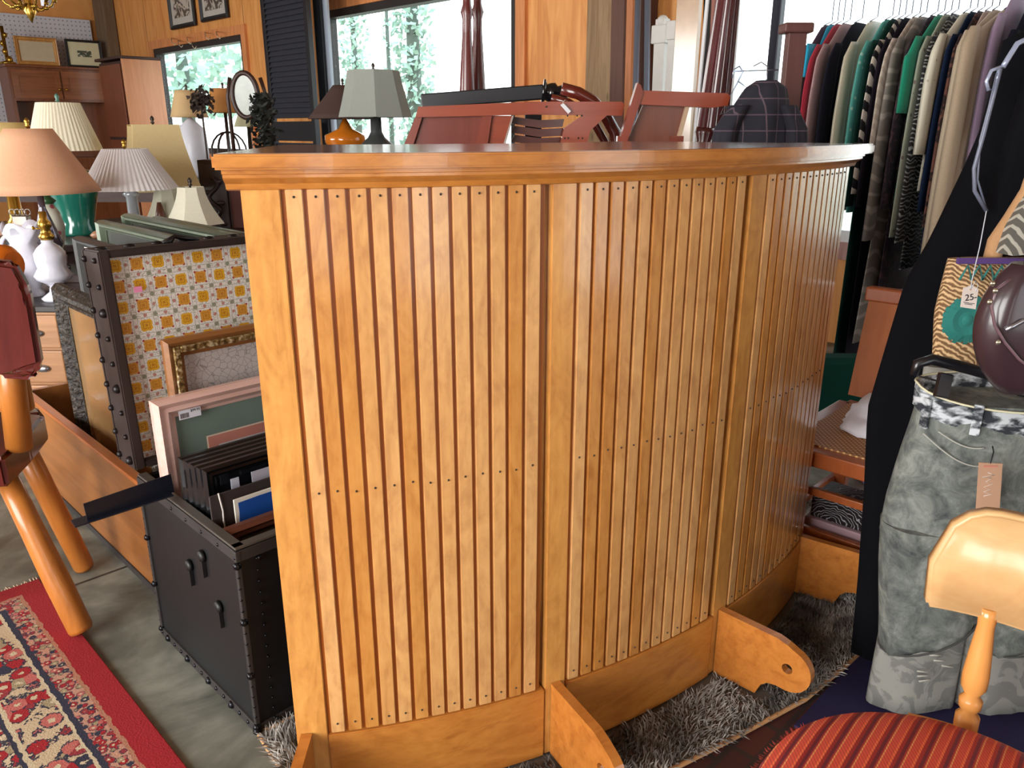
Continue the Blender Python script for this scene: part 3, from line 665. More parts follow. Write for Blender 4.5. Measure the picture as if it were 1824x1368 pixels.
# dark metal bar sticking out of the trunk
b = BM(); a = Vector(W(0.372, 1.50, 0.432)); c = Vector(W(0.536, 1.50, 0.440))
beam(b, a, c, 0.0025, 0.040, side=W(0, 1) , bev=0.0005); 
beam(b, a + Vector((-0.02, -0.012, -0.016)), c + Vector((0, -0.012, -0.016)), 0.034, 0.0025, side=W(0, 1), bev=0.0005)
solo('metal_bracket', b, plain('1d2230', 0.35, 0.5), 'black angled metal bar resting across the trunk edge, poking out left', 'metal bar')

# long wooden chest behind
cn, cs0, cs1, ch = 0.585, 1.84, 2.86, 0.30
ct = thing('wooden_chest', 'long open plywood chest on the concrete floor behind the black trunk', 'chest', W(cn + 0.3, (cs0 + cs1)/2, 0), PI/4)
M_PLY = wood('925a2a', 0.6, 1, 0.35, 0.3, 0.35)
b = BM()
for a in ((cn, cn + 0.018, cs0, cs1), (cn + 0.582, cn + 0.60, cs0, cs1), (cn + 0.018, cn + 0.582, cs0, cs0 + 0.018), (cn + 0.018, cn + 0.582, cs1 - 0.018, cs1)): box(b, a[0], a[1], a[2], a[3], 0, ch)
box(b, cn + 0.018, cn + 0.582, cs0 + 0.018, cs1 - 0.018, 0.0, 0.015); part('body', b, M_PLY, ct, True)
b = BM()
for a in ((cn - 0.006, cn + 0.02, cs0 - 0.006, cs1 + 0.006), (cn + 0.58, cn + 0.606, cs0 - 0.006, cs1 + 0.006)): box(b, a[0], a[1], a[2], a[3], ch, ch + 0.012, 0.003)
part('rim', b, wood('b5652c', 0.6, 1, 0.3, 0.4), ct, True)
b = BM(); box(b, cn - 0.004, cn, cs0, cs1, 0.0, 0.018); box(b, cn - 0.003, cn, cs0, cs0 + 0.012, 0, ch); part('edge_strip', b, M_TRK2, ct, True)
# frames standing in the chest, rails running along the room
def sframe(label, n, s0, s1, z0, z1, mat, inner, pw=0.05, th=0.03, group=None): 
    return frame('picture_frame', label, s0, s1, z0, z1, n, th, pw, mat, inner, 0, group, along='s')
M_ORN = NT('carved_dark_frame'); _a = M_ORN.noise(M_ORN.mapc(), 70, 3); M_ORN.bump(_a, 1.0, 0.01); M_ORN = M_ORN.fin(M_ORN.ramp(_a, [(0.4, hx('1a1512')), (0.6, hx('3f342a'))]), 0.5)
sframe('dark carved frame with gold inner edge and glass, standing in the wooden chest', 0.66, 1.87, 2.48, 0.016, 0.70, M_ORN, plain('a98458', 0.12, 0, 0.8), 0.06, 0.03)
M_SAGE = plain('5f6a58', 0.35, 0.3, 0.3)
for i, (n, s0, s1, z) in enumerate(((0.90, 1.87, 2.78, 0.835), (0.99, 1.87, 2.80, 0.848), (1.09, 1.87, 2.82, 0.83))):
    sframe('sage green metal frame in the wooden chest, %s of three' % ('nearest', 'middle', 'farthest')[i], n, s0, s1, 0.016, z, M_SAGE, plain('3c3f3a', 0.3), 0.03, 0.032, 'sage green frames')
sframe('slim charcoal frame between the carved and sage green frames in the chest', 0.80, 1.87, 2.7, 0.016, 0.80, plain('2c2c2c', 0.4), plain('cfc9c0', 0.4), 0.03, 0.03)

# ================================================================== LEFT BACKGROUND: lamp table, chest, hutch
M_DKW = wood('3a2018', 0.8, 0, 0.5, 0.1); M_CHW = wood('7a3f22', 0.7, 2, 0.35, 0.3)
def fit(cx, y, Y): return PY(cx, y, Y)
def pxm(px, p): # metres spanned by px pixels at point p
    return px/FPX*(p.y*math.cos(PITCH) + (CAMH - p.z)*math.sin(PITCH))
def linen(h, tl=0.25, pleats=0):
    t = NT('lamp_shade_' + h); c = hx(h); f = t.noise(t.mapc(), 120, 2)
    col = t.mix(f, sc3(c, 0.93), sc3(c, 1.05)); t.fin(col, 0.85); t.bump(f, 0.1, 0.002)
    tr = t.n('ShaderNodeBsdfTranslucent'); t.t.links.new(col, tr.inputs[0]); mx = t.n('ShaderNodeMixShader'); mx.inputs[0].default_value = tl
    out = t.t.nodes['Material Output']; t.t.links.new(t.b.outputs[0], mx.inputs[1]); t.t.links.new(tr.outputs[0], mx.inputs[2]); t.t.links.new(mx.outputs[0], out.inputs[0]); return t.m
def shade(bm, c, r0, r1, h, seg=48, pleat=False, bell=0.0, panels=0, sx=1, sy=1, rot=0.0, amp=0.012):
    """open shade: outer wall, inner wall, rims. c = bottom centre, r0 bottom, r1 top"""
    K = 7; outs = []
    sg = panels*4 if panels else seg
    for off in (0.0, -0.003):
        rings = []
        for k in range(K):
            f = k/(K - 1); r = r0 + (r1 - r0)*(f if not bell else 1 - (1 - f)**(1 + bell)) + off
            ring = []
            for i in range(sg):
                a = 2*PI*i/sg + rot; rr = r
                if pleat: rr *= 1 + (amp if i % 2 else -amp)
                if panels:
                    q = PI/panels; loc = (a - rot) % (2*q) - q; rr = r*math.cos(q)/math.cos(loc)
                ring.append(bm.verts.new((c.x + rr*math.cos(a)*sx, c.y + rr*math.sin(a)*sy, c.z + h*f)))
            rings.append(ring)
        outs.append(rings)
    for q, rings in enumerate(outs):
        for k in range(K - 1):
            for i in range(sg):
                f = bm.faces.new((rings[k][i], rings[k][(i+1) % sg], rings[k+1][(i+1) % sg], rings[k+1][i])); f.smooth = not (panels or pleat)
    for k in (0, K - 1):
        for i in range(sg): bm.faces.new((outs[0][k][i], outs[0][k][(i+1) % sg], outs[1][k][(i+1) % sg], outs[1][k][i]))
M_BRASS = plain('b8913f', 0.25, 0.9); M_BRZ = plain('3c342e', 0.4, 0.5)
def lamp(label, cx, ytop, ybot, wtop, wbot, Y, shadem, basez, baseprof, basemat, group=None, finial=M_BRASS, cat='table lamp', harp=True, basescale=1, bcx=None, **kw):
    """table lamp: shade limits in the photo give its real size at depth Y; base profile (r, z fraction)"""
    ym = (ytop + ybot)/2; pt, pb = PY(cx, ytop, Y), PY(cx, ybot, Y)
    c = Vector(((pt.x + pb.x)/2, Y, basez)); H = pb.z - basez
    t = thing('table_lamp', label, cat, c, 0, group)
    b = BM(); shade(b, Vector((c.x, Y, pb.z)), pxm(wbot/2, pb), pxm(wtop/2, pt), pt.z - pb.z, **kw); part('lamp_shade', b, shadem, t)
    b = BM(); rt = pxm(wtop/2, pt)
    for k in range(3):
        a = 2*PI*k/3; tube(b, [(c.x, Y, pt.z - 0.012), (c.x + rt*0.93*math.cos(a), Y + rt*0.93*math.sin(a), pt.z - 0.004)], 0.0018, 5)
    part('spider', b, M_BRASS, t)
    b = BM(); lathe(b, (c.x, Y, pt.z - 0.014), [(0.004, 0), (0.004, 0.018), (0.010, 0.022), (0.005, 0.028), (0.009, 0.036), (0.008, 0.044), (0.002, 0.052)], 12); part('finial', b, finial, t)
    b = BM(); lathe(b, (c.x, Y, basez), [(r, z*H) for r, z in baseprof], 32); part('lamp_base', b, basemat, t)
    b = BM(); tube(b, [(c.x, Y, basez + H*0.98), (c.x, Y, basez + H + 0.03)], 0.012, 10); lathe(b, (c.x, Y, basez + H + 0.03), [(0.014, 0), (0.017, 0.02), (0.014, 0.05), (0.004, 0.06)], 12)
    tube(b, [(c.x, Y, basez + H + 0.09), (c.x, Y, pt.z - 0.012)], 0.003, 6); part('socket', b, M_BRASS, t)
    return t
# long dark table carrying the lamps
def table(name, label, n0, n1, s0, s1, zt, mat, cat='table', th=0.035, leg=0.05, apron=0.08):
    t = thing(name, label, cat, W((n0 + n1)/2, (s0 + s1)/2), PI/4)
    b = BM(); box(b, n0, n1, s0, s1, zt - th, zt, 0.004); part('table_top', b, mat, t, True)
    b = BM()
    for q in ((n0 + .03, n1 - .03, s0 + .03, s0 + .05), (n0 + .03, n1 - .03, s1 - .05, s1 - .03), (n0 + .03, n0 + .05, s0 + .05, s1 - .05), (n1 - .05, n1 - .03, s0 + .05, s1 - .05)): box(b, *q, zt - th - apron, zt - th)
    part('apron', b, mat, t, True)
    for n in (n0 + .02, n1 - .02 - leg):
        for s in (s0 + .02, s1 - .02 - leg): b = BM(); box(b, n, n + leg, s, s + leg, 0, zt - th, 0.004); part('leg', b, mat, t, True)
    return t
def dtable(name, label, x0, x1, y0, y1, zt, mat, cat='table'):
    t = thing(name, label, cat, ((x0 + x1)/2, (y0 + y1)/2, 0))
    b = BM(); box(b, x0, x1, y0, y1, zt - 0.03, zt, 0.004); part('table_top', b, mat, t)
    b = BM(); box(b, x0 + .03, x1 - .03, y0 + .03, y1 - .03, zt - 0.12, zt - 0.03); part('apron', b, mat, t)
    for x in (x0 + .02, x1 - .07):
        for y in (y0 + .02, y1 - .07): b = BM(); box(b, x, x + .05, y, y + .05, 0, zt - 0.03, 0.004); part('leg', b, mat, t)
    return t
dtable('display_table', 'dark wooden display table covered with lamps and ornaments', -2.75, -1.02, 3.27, 3.87, 0.66, M_DKW)
dtable('side_table', 'dark side table behind the log chair carrying the peach lamp and ginger jar lamp', -2.95, -1.60, 2.90, 3.26, 0.60, M_DKW)
lamp('table lamp with a wide plain peach cone shade at the left edge', 60, 229, 342, 77, 200, 3.0, linen('f0bd98', 0.25), 0.60, [(0.06, 0), (0.06, 0.05), (0.02, 0.1), (0.05, 0.35), (0.03, 0.6), (0.012, 0.8), (0.012, 1)], plain('6f6a75', 0.1, 0.6), finial=M_BRASS)
lamp('tall table lamp with cream pleated shade on a teal ginger jar', 110, 183, 268, 70, 120, 3.62, linen('f2ecd6', 0.3), 0.66, [(0.085, 0), (0.09, 0.03), (0.07, 0.14), (0.092, 0.4), (0.115, 0.62), (0.10, 0.74), (0.05, 0.80), (0.03, 0.84), (0.042, 0.88), (0.02, 0.93), (0.012, 1)], plain('1f6b5c', 0.12, 0, 0.8), pleat=True, seg=96, finial=plain('4e7a6e', 0.4))
lamp('low table lamp with white pleated empire shade on a glass column', 227, 265, 336, 74, 160, 3.36, linen('f6f4f6', 0.3), 0.66, [(0.055, 0), (0.05, 0.06), (0.02, 0.12), (0.024, 0.2), (0.022, 0.85), (0.034, 0.9), (0.012, 1.0)], plain('b9bec4', 0.08, 0.2), pleat=True, seg=110)
lamp('large table lamp with pale yellow square flared silk shade', 280, 222, 338, 108, 168, 3.75, linen('f6e6b4', 0.4), 0.66, [(0.08, 0), (0.03, 0.1), (0.05, 0.4), (0.02, 0.8), (0.012, 1)], M_BRZ, bell=0.35, panels=4, rot=R(-14), finial=M_BRZ)
lamp('small lamp with creamy white panelled bell shade, in front of the carved cabinet', 343, 333, 398, 48, 106, 3.34, linen('f4f1e0', 0.35), 0.66, [(0.04, 0), (0.03, 0.3), (0.01, 1)], M_BRZ, bell=0.6, panels=8, finial=M_BRZ)
lamp('second small lamp with creamy bell shade, half hidden behind the first', 300, 333, 398, 44, 96, 3.52, linen('e6e4d0', 0.35), 0.66, [(0.04, 0), (0.03, 0.3), (0.01, 1)], M_BRZ, bell=0.6, panels=8, finial=M_BRZ)
lamp('lamp with straw yellow drum shade and brass rim at the far left edge', 5, 218, 300, 80, 100, 3.8, linen('f0d898', 0.35), 0.66, [(0.07, 0), (0.03, 0.2), (0.02, 1)], M_BRASS)
def up(name, label, cat, cx, ybase, Y, prof, mat, z=None, seg=28, group=None, sx=1, sy=1):
    p = PY(cx, ybase, Y); zz = p.z if z is None else z
    b = BM(); lathe(b, (p.x, Y, zz), prof, seg, sx, sy); return solo(name, b, mat, label, cat, group)
M_MILK = plain('dcdcea', 0.12, 0, 0.7, 0.04)
# chest of drawers with cup pulls
c0 = PY(108, 545, 2.62); chz = c0.z
dr = thing('chest_of_drawers', 'tan chest of drawers with silver cup pulls behind the log chair', 'chest of drawers', (c0.x - 0.35, 2.85, 0))
M_TAN = wood('a5744a', 0.7, 0, 0.4, 0.2)
x0, x1, y0, y1 = c0.x - 0.75, c0.x, 2.62, 2.89
b = BM(); box(b, x0, x1, y0, y1, 0, chz - 0.02, 0.003); part('carcass', b, M_TAN, dr)
b = BM(); box(b, x0 - 0.01, x1 + 0.01, y0 - 0.015, y1, chz - 0.02, chz, 0.004); part('top', b, plain('2c2624', 0.4), dr)
for i in range(4):
    z1 = chz - 0.03 - i*0.125
    for k in range(2):
        a0 = x0 + 0.015 + k*(x1 - x0)/2 - k*0.005
        b = BM(); box(b, a0, a0 + (x1 - x0)/2 - 0.025, y0 - 0.014, y0 - 0.001, z1 - 0.115, z1, 0.004); d = part('drawer', b, M_TAN, dr)
        b = BM(); cxx = a0 + ((x1 - x0)/2 - 0.025)*(0.78 if k else 0.5)
        ball(b, (cxx, y0 - 0.016, z1 - 0.062), 0.022, 1.3, 0.55, 0.62, 16); part('cup_pull', b, plain('a9adb8', 0.2, 0.9), d)
# ornaments standing on the chest
hz = chz
hl = thing('hurricane_lamp', 'white milk glass oil lamp base with brass burner on the chest', 'lamp', (PY(98, 505, 2.72).x, 2.72, hz))
cx = hl.location.x
b = BM(); lathe(b, (cx, 2.72, hz), [(0.045, 0), (0.05, 0.01), (0.022, 0.03), (0.018, 0.05), (0.03, 0.06), (0.055, 0.075), (0.062, 0.09), (0.045, 0.115), (0.05, 0.14), (0.05, 0.165), (0.036, 0.185), (0.018, 0.2), (0.018, 0.21)], 32); part('glass_base', b, M_MILK, hl)
b = BM(); lathe(b, (cx, 2.72, hz + 0.21), [(0.02, 0), (0.026, 0.012), (0.018, 0.022), (0.014, 0.035), (0.022, 0.045), (0.02, 0.06), (0.012, 0.07), (0.012, 0.095)], 20); part('burner', b, M_BRASS, hl)
b = BM(); tube(b, [(cx - 0.014, 2.72, hz + 0.245), (cx - 0.035, 2.715, hz + 0.25)], 0.0025, 6); ball(b, (cx - 0.037, 2.715, hz + 0.25), 0.007, 0.5, 1, 1, 8); part('wick_knob', b, M_BRASS, hl)
# white pitcher
pc = thing('pitcher', 'white ceramic pitcher with a flared ruffled spout behind the oil lamp', 'pitcher', (PY(50, 480, 2.80).x, 2.80, hz)); cx = pc.location.x
b = BM(); rings = lathe(b, (cx, 2.80, hz), [(0.04, 0), (0.042, 0.01), (0.03, 0.025), (0.05, 0.06), (0.068, 0.10), (0.062, 0.15), (0.042, 0.185), (0.042, 0.21), (0.06, 0.245), (0.058, 0.246), (0.038, 0.21)], 32, cap=False)
for ri in (7, 8, 9):
    for v in rings[ri]:
        a = math.atan2(v.co.y - 2.80, v.co.x - cx); v.co.z += 0.018*math.cos(4*a) + 0.02*max(0, math.cos(a)); v.co.x += 0.025*max(0, math.cos(a))
part('body', b, M_MILK, pc)
b = BM(); tube(b, [(cx - 0.045 - 0.04*math.sin(t), 2.80, hz + 0.15 + 0.065*math.cos(t)) for t in [PI*k/10 for k in range(11)]], 0.007, 8); part('handle', b, M_MILK, pc)
up('glass_ornament', 'small clear glass ornament at the left edge below the peach shade', 'ornament', 2, 420, 2.70, [(0.03, 0), (0.035, 0.02), (0.02, 0.06), (0.03, 0.09), (0.005, 0.12)], plain('bfc4cc', 0.1, 0.4), z=hz)
# mirror with wooden rim lying behind
b = BM(); p = PY(30, 385, 3.0)
box(b, p.x - 0.20, p.x + 0.10, 2.97, 2.99, 0.60, 0.755, 0.004); mr = solo('wall_mirror', b, wood('8a5a34', 0.8, 0, 0.3), 'low mirror in a brown moulded frame standing behind the white pitcher', 'mirror')
b = BM(); box(b, p.x - 0.18, p.x + 0.08, 2.9685, 2.9698, 0.62, 0.738); part('mirror_glass', b, plain('cfd4dc', 0.03, 1.0, 0, 0.02), mr)
# vase with painted flowers and green-gold neck
v = thing('painted_vase_lamp', 'small floral porcelain lamp body with green and gold neck', 'lamp', (PY(96, 420, 3.17).x, 3.17, 0.60)); cx = v.location.x
b = BM(); lathe(b, (cx, 3.17, 0.60), [(0.03, 0), (0.035, 0.03), (0.022, 0.05), (0.04, 0.10), (0.045, 0.15), (0.035, 0.2), (0.018, 0.235)], 24); part('body', b, two('painted_porcelain', 'cfd0c0', 'b05a68', 'spots', 26, 0.22, 0.3), v)
b = BM(); lathe(b, (cx, 3.17, 0.835), [(0.018, 0), (0.03, 0.012), (0.012, 0.03), (0.010, 0.038)], 20); part('neck', b, plain('2f5a33', 0.3), v)
up('figurine', 'tiny pink and white bird figurine on the display table', 'figurine', 195, 386, 3.45, [(0.018, 0), (0.026, 0.015), (0.02, 0.035), (0.008, 0.05), (0.012, 0.06), (0.003, 0.072)], plain('d8b9bd', 0.3), z=0.66, sx=1.4)
up('figurine', 'tan shell shaped figurine left of the pink bird', 'figurine', 175, 386, 3.5, [(0.025, 0), (0.032, 0.012), (0.02, 0.028), (0.004, 0.036)], plain('b58460', 0.4), z=0.66, sx=1.5)
up('wooden_finial', 'turned brown wooden peg between the glass lamp and the bell shade', 'ornament', 283, 360, 3.42, [(0.02, 0), (0.012, 0.03), (0.026, 0.07), (0.02, 0.11), (0.008, 0.16)], wood('5a2f1c'), z=0.66)
b = BM()
for k in range(4):
    p = PY(22 + 9*k, 378, 3.08); tube(b, [p + Vector((0.012*math.cos(t), 0, 0.012*math.sin(t))) for t in [2*PI*i/10 for i in range(10)]], 0.0025, 5, closed=True)
p = PY(36, 378, 3.08); box(b, p.x - 0.03, p.x + 0.03, 3.065, 3.095, 0.6005, p.z - 0.012, 0.004)
solo('jewelry_stand', b, plain('8a8078', 0.2, 0.7), 'cluster of little silver rings on a stand under the peach shade', 'jewelry stand')
# hutch against the pegboard wall
def hutch():
    s1 = 11.3; a = NS(PS(12, 118, s1)); c = NS(PS(183, 112, s1)); n0, n1, zt = a[0], c[0] + 0.05, a[2]
    t = thing('hutch', 'large brown hutch cabinet with two panelled upper doors by the far left wall', 'cabinet', W((n0 + n1)/2, s1 + 0.2), PI/4)
    M_ = wood('7c4526', 0.7, 2, 0.4, 0.2); zm = NS(PS(60, 180, s1))[2]; zl = NS(PS(60, 282, s1))[2]
    b = BM(); box(b, n0, n1, s1 + 0.02, s1 + 0.40, zm, zt); box(b, n0, n0 + 0.04, s1 + 0.02, s1 + 0.4, zl, zm); box(b, n1 - 0.04, n1, s1 + 0.02, s1 + 0.4, zl, zm)
    box(b, n0 + 0.04, n1 - 0.04, s1 + 0.38, s1 + 0.40, zl, zm); box(b, n0 - 0.02, n1 + 0.02, s1 - 0.15, s1 + 0.4, 0, zl); box(b, n0 - 0.03, n1 + 0.03, s1 - 0.02, s1 + 0.4, zt, zt + 0.03, 0.005)
    part('carcass', b, M_, t, True); mid = (n0 + n1)/2
    for k, (q0, q1) in enumerate(((n0 + 0.03, mid - 0.01), (mid + 0.01, n1 - 0.03))):
        b = BM(); z0, z1, f = zm + 0.03, zt - 0.03, 0.07
        for r_ in ((q0, q0 + f, z0, z1), (q1 - f, q1, z0, z1), (q0 + f, q1 - f, z0, z0 + f), (q0 + f, q1 - f, z1 - f, z1)): box(b, r_[0], r_[1], s1, s1 + 0.02, r_[2], r_[3])
        box(b, q0 + f, q1 - f, s1 + 0.01, s1 + 0.02, z0 + f, z1 - f); d = part('door', b, wood('8e5430', 0.7, 0, 0.4, 0.2), t, True)
        b = BM(); ball(b, ((q1 - 0.03) if k == 0 else (q0 + 0.03), s1 - 0.015, (z0 + z1)/2 - 0.05), 0.018, 1, 1, 1, 10); part('knob', b, M_BRASS, d, True)
    return n0, n1, zt + 0.03, s1
hn0, hn1, hzt, hs = hutch()
def wallpic(label, px0, px1, py0, py1, plane, d, fm, inner, matm=None, mw=0.05, fw=0.025, z0=None):
    a = PS if plane == 's' else PN
    p = NS(a((px0 + px1)/2, (py0 + py1)/2, d)); l = NS(a(px0, (py0 + py1)/2, d)); r = NS(a(px1, (py0 + py1)/2, d))
    zt_ = NS(a((px0 + px1)/2, py0, d))[2]; zb = NS(a((px0 + px1)/2, py1, d))[2] if z0 is None else z0
    kw = dict(mats_w=(0.0, mw), matc=(matm or inner, inner)) if matm else {}
    if plane == 's': return frame('picture_frame', label, l[0], r[0], zb, zt_, d + 0.03, 0.03, fw, fm, matm or inner, 0, **kw)
    return frame('picture_frame', label, min(l[1], r[1]), max(l[1], r[1]), zb, zt_, d + 0.03, 0.03, fw, fm, matm or inner, 0, along='s', **kw)
M_BW = two('sepia_print', 'b9b2a8', '4a4a48', 'noise', 9, 0.5, 0.2)
wallpic('gold maple framed picture standing on the hutch', 28, 104, 66, 110, 's', hs + 0.05, wood('c08a4a', 0.8), plain('c2b49a', 0.15, 0, 0.6), z0=hzt, fw=0.05)
wallpic('small dark framed botanical print with cream mat on the hutch', 119, 182, 71, 113, 's', hs + 0.05, M_BLK, two('botanical_print', '3e4a3a', 'c9c6b4', 'noise', 12, 0.55, 0.3), plain('cdc9a8', 0.5), 0.10, 0.03, z0=hzt)
b = BM(); p = PS(10, 90, hs + 0.1); 
for k in range(4): ball(b, p + Vector((0.03*math.cos(k*1.9), 0, -0.10 + 0.09*k)), 0.035 - 0.003*k, 1, 1, 1.2, 10)
lathe(b, (p.x, p.y, hzt), [(0.09, 0), (0.09, 0.02), (0.02, 0.04), (0.02, 0.42)], 16); solo('brass_candelabra', b, M_BRASS, 'little brass candelabra at the left end of the hutch top', 'candelabra')
# tall cabinet right of the hutch
s1 = 9.6; a = NS(PS(214, 104, s1)); c = NS(PS(283, 108, s1)); nn0, nn1, zt = a[0], c[0], a[2]
tc_ = thing('tall_cabinet', 'tall cabinet with a pinkish flat side paled to look sunlit right of the hutch', 'cabinet', W((nn0 + nn1)/2, s1 + 0.3), PI/4)
b = BM(); box(b, nn0 + 0.012, nn1, s1 + 0.005, s1 + 0.7, 0, zt - 0.02); part('carcass', b, M_DKW, tc_, True)
b = BM(); box(b, nn0, nn1 + 0.01, s1 - 0.02, s1, 0.0, zt, 0.004); part('side_panel', b, wood('c98a62', 0.6, 2, 0.4, 0.2, 0.15), tc_, True, 'pinkish wood panel paled to look sunlit')  # pinkish wood, its colour paled to carry the light on this side
b = BM(); box(b, nn0 - 0.02, nn1 + 0.02, s1 - 0.03, s1 + 0.74, zt, zt + 0.03, 0.004); part('cornice', b, M_DKW, tc_, True)
for k in range(2):
    b = BM(); z0, z1 = (0.1, 1.0) if k == 0 else (1.03, zt - 0.05); box(b, nn0 - 0.008, nn0 + 0.011, s1 + 0.04, s1 + 0.66, z0, z1, 0.004); part('door', b, M_CHW, tc_, True)
# chandelier and its neighbour hanging above the left
p = PY(45, -30, 4.2)
ch_ = thing('chandelier', 'small gilt chandelier with leafy curled arms at the top left corner', 'chandelier', (p.x, p.y, 2.05))
b = BM(); cz = PY(48, 12, 4.2).z; lathe(b, (p.x, p.y, cz - 0.05), [(0.003, -0.02), (0.012, 0), (0.03, 0.03), (0.015, 0.06), (0.02, 0.1), (0.006, 0.14), (0.006, 2.9 - cz)], 12); part('stem', b, M_BRASS, ch_)
for k in range(6):
    a = 2*PI*k/6 + 0.3; d = Vector((math.cos(a), math.sin(a), 0)); b = BM()
    tube(b, [Vector((p.x, p.y, cz + 0.02)), Vector((p.x, p.y, cz - 0.015)) + d*0.05, Vector((p.x, p.y, cz + 0.01)) + d*0.10, Vector((p.x, p.y, cz + 0.05)) + d*0.12], [0.006, 0.005, 0.005, 0.009], 6)
    ball(b, Vector((p.x, p.y, cz - 0.004)) + d*0.07, 0.014, 1.4, 0.8, 0.6, 8); ball(b, Vector((p.x, p.y, cz + 0.03)) + d*0.115, 0.013, 0.8, 1.2, 0.6, 8); part('arm', b, M_BRASS, ch_)
b = BM(); p = PY(90, -2, 5.2); box(b, p.x - 0.13, p.x + 0.12, 5.15, 5.2, p.z, 2.9); box(b, p.x - 0.03, p.x + 0.005, 5.14, 5.21, PY(90, 13, 5.2).z, p.z); solo('hanging_sign', b, plain('c9ccd4', 0.5), 'white hanging fixture at the ceiling right of the chandelier', 'fixture')
# framed black and white pictures above the first window
wallpic('black framed photograph above the far window, left of two', 298, 342, -25, 50, 'n', 4.15, M_BLK, M_BW, plain('bcb6ae', 0.5), 0.07, 0.045)
wallpic('black framed photograph above the far window, right of two', 352, 400, -40, 36, 'n', 4.15, M_BLK, M_BW, plain('bdb7b0', 0.5), 0.06, 0.045)
b = BM()
for px, py in ((305, 70), (317, 74), (333, 68), (341, 76), (365, 60), (385, 58)):
    p = PN(px, py, 4.05); tube(b, [p, p + Vector((0.01, 0, -0.04)), p + Vector((0.03, 0, -0.06)), p + Vector((0.05, 0, -0.035))], 0.004, 5); tube(b, [p, PN(px, py, 4.165) + Vector((0, 0, 0.01))], 0.004, 5)
solo('ceiling_hooks', b, plain('b8b09a', 0.3, 0.8), 'row of little metal hooks on the far window lintel', 'hooks', kind='stuff')

# ================================================================== WINDOW WALL: lamps, mirror, shutter, furniture pile, leaning lumber
dtable('window_table', 'dark table under the far window', -3.35, -1.95, 5.02, 6.1, 0.80, M_DKW)
lamp('table lamp with beige cone shade in front of the far window', 335, 161, 209, 40, 64, 5.6, linen('e2c494', 0.35), 0.80, [(0.06, 0), (0.08, 0.05), (0.10, 0.4), (0.09, 0.8), (0.03, 0.95), (0.01, 1)], plain('cfd0da', 0.3), finial=M_BRZ)
lamp('table lamp with tan drum shade on an openwork iron base', 399, 158, 201, 44, 58, 5.4, linen('dc9c58', 0.35), 0.80, [(0.05, 0), (0.015, 0.05), (0.012, 0.5), (0.01, 1)], plain('2b1a18', 0.4), finial=M_BRZ)
t = bpy.data.objects['table_lamp']; t = [o for o in bpy.data.objects if o.get('label', '').startswith('table lamp with tan drum')][0]
b = BM(); c = t.location
for k in range(5):
    a = PI*k/5
    tube(b, [c + Vector((0.115*math.sin(u)*math.cos(a), 0.115*math.sin(u)*math.sin(a), 0.17 - 0.13*math.cos(u))) for u in [2*PI*i/20 for i in range(20)]], 0.006, 6, closed=True)
part('iron_cage', b, plain('2b1a18', 0.4), t)
lamp('small tilted lamp with cream cone shade by the louvered shutter', 441, 190, 226, 22, 50, 5.18, linen('c4bf9a', 0.3), 0.80, [(0.05, 0), (0.02, 0.1), (0.01, 1)], M_BRZ, finial=M_BRZ)
dtable('window_stand', 'small dark stand left of the louvered shutter', -1.85, -1.35, 4.70, 5.35, 0.80, M_DKW)
# oval mirror on a stand
p = PY(437, 170, 4.98); mr = thing('oval_mirror', 'oval tilting mirror in a dark wooden frame by the far window', 'mirror', (p.x, p.y, 0.80))
b = BM(); N = 28; tube(b, [(p.x + 0.075*math.cos(t), 4.98, p.z + 0.125*math.sin(t)) for t in [2*PI*k/N for k in range(N)]], 0.016, 8, closed=True); part('mirror_frame', b, M_DKW, mr)
b = BM(); prism(b, [(p.x + 0.07*math.cos(t), 4.975, p.z + 0.12*math.sin(t)) for t in [2*PI*k/N for k in range(N)]], (0, 0.01, 0)); part('mirror_glass', b, plain('8a9286', 0.25, 0.0, 0.3, 0.3), mr)
b = BM()
for sx_ in (-1, 1): tube(b, [(p.x + sx_*0.11, 5.01, 0.80), (p.x + sx_*0.115, 5.01, p.z), (p.x + sx_*0.09, 5.005, p.z + 0.1)], 0.012, 8)
tube(b, [(p.x - 0.11, 5.01, 0.86), (p.x + 0.11, 5.01, 0.86)], 0.012, 8); part('stand', b, M_DKW, mr)
# dried wreath
b = BM(); rnd = random.Random(12); c = PY(466, 200, 4.84)
for i in range(420):
    q = Vector((c.x + rnd.gauss(0, 0.032), 4.84 + rnd.gauss(0, 0.02), 0.83 + 0.48*rnd.random()**0.8)); d = Vector((rnd.uniform(-1, 1), rnd.uniform(-1, 1), rnd.uniform(-1, 1))).normalized()*0.028; e = d.orthogonal().normalized()*0.012
    b.faces.new([b.verts.new(q + x) for x in (d, e, -d, -e)])
tube(b, [(c.x, 4.84, 0.801), (c.x, 4.84, 1.28)], 0.012, 6)
solo('dried_plant', b, plain('2f3330', 0.8, 0, 0, 0.6), 'dusty dark dried foliage bundle left of the louvered shutter', 'dried plant')
b = BM(); c = PY(358, 182, 5.14)
for i in range(160):
    q = c + Vector((rnd.gauss(0, 0.03), rnd.gauss(0, 0.03), rnd.gauss(0, 0.035))); d = Vector((rnd.uniform(-1, 1), rnd.uniform(-1, 1), rnd.uniform(-1, 1))).normalized()*0.022; e = d.orthogonal().normalized()*0.012
    b.faces.new([b.verts.new(q + x) for x in (d, e, -d, -e)])
tube(b, [(c.x, 5.14, 0.801), (c.x, 5.14, c.z)], 0.006, 6); solo('dried_flowers', b, plain('41352f', 0.8, 0, 0, 0.5), 'small dark bunch of dried flowers between the two window lamps', 'dried flowers')
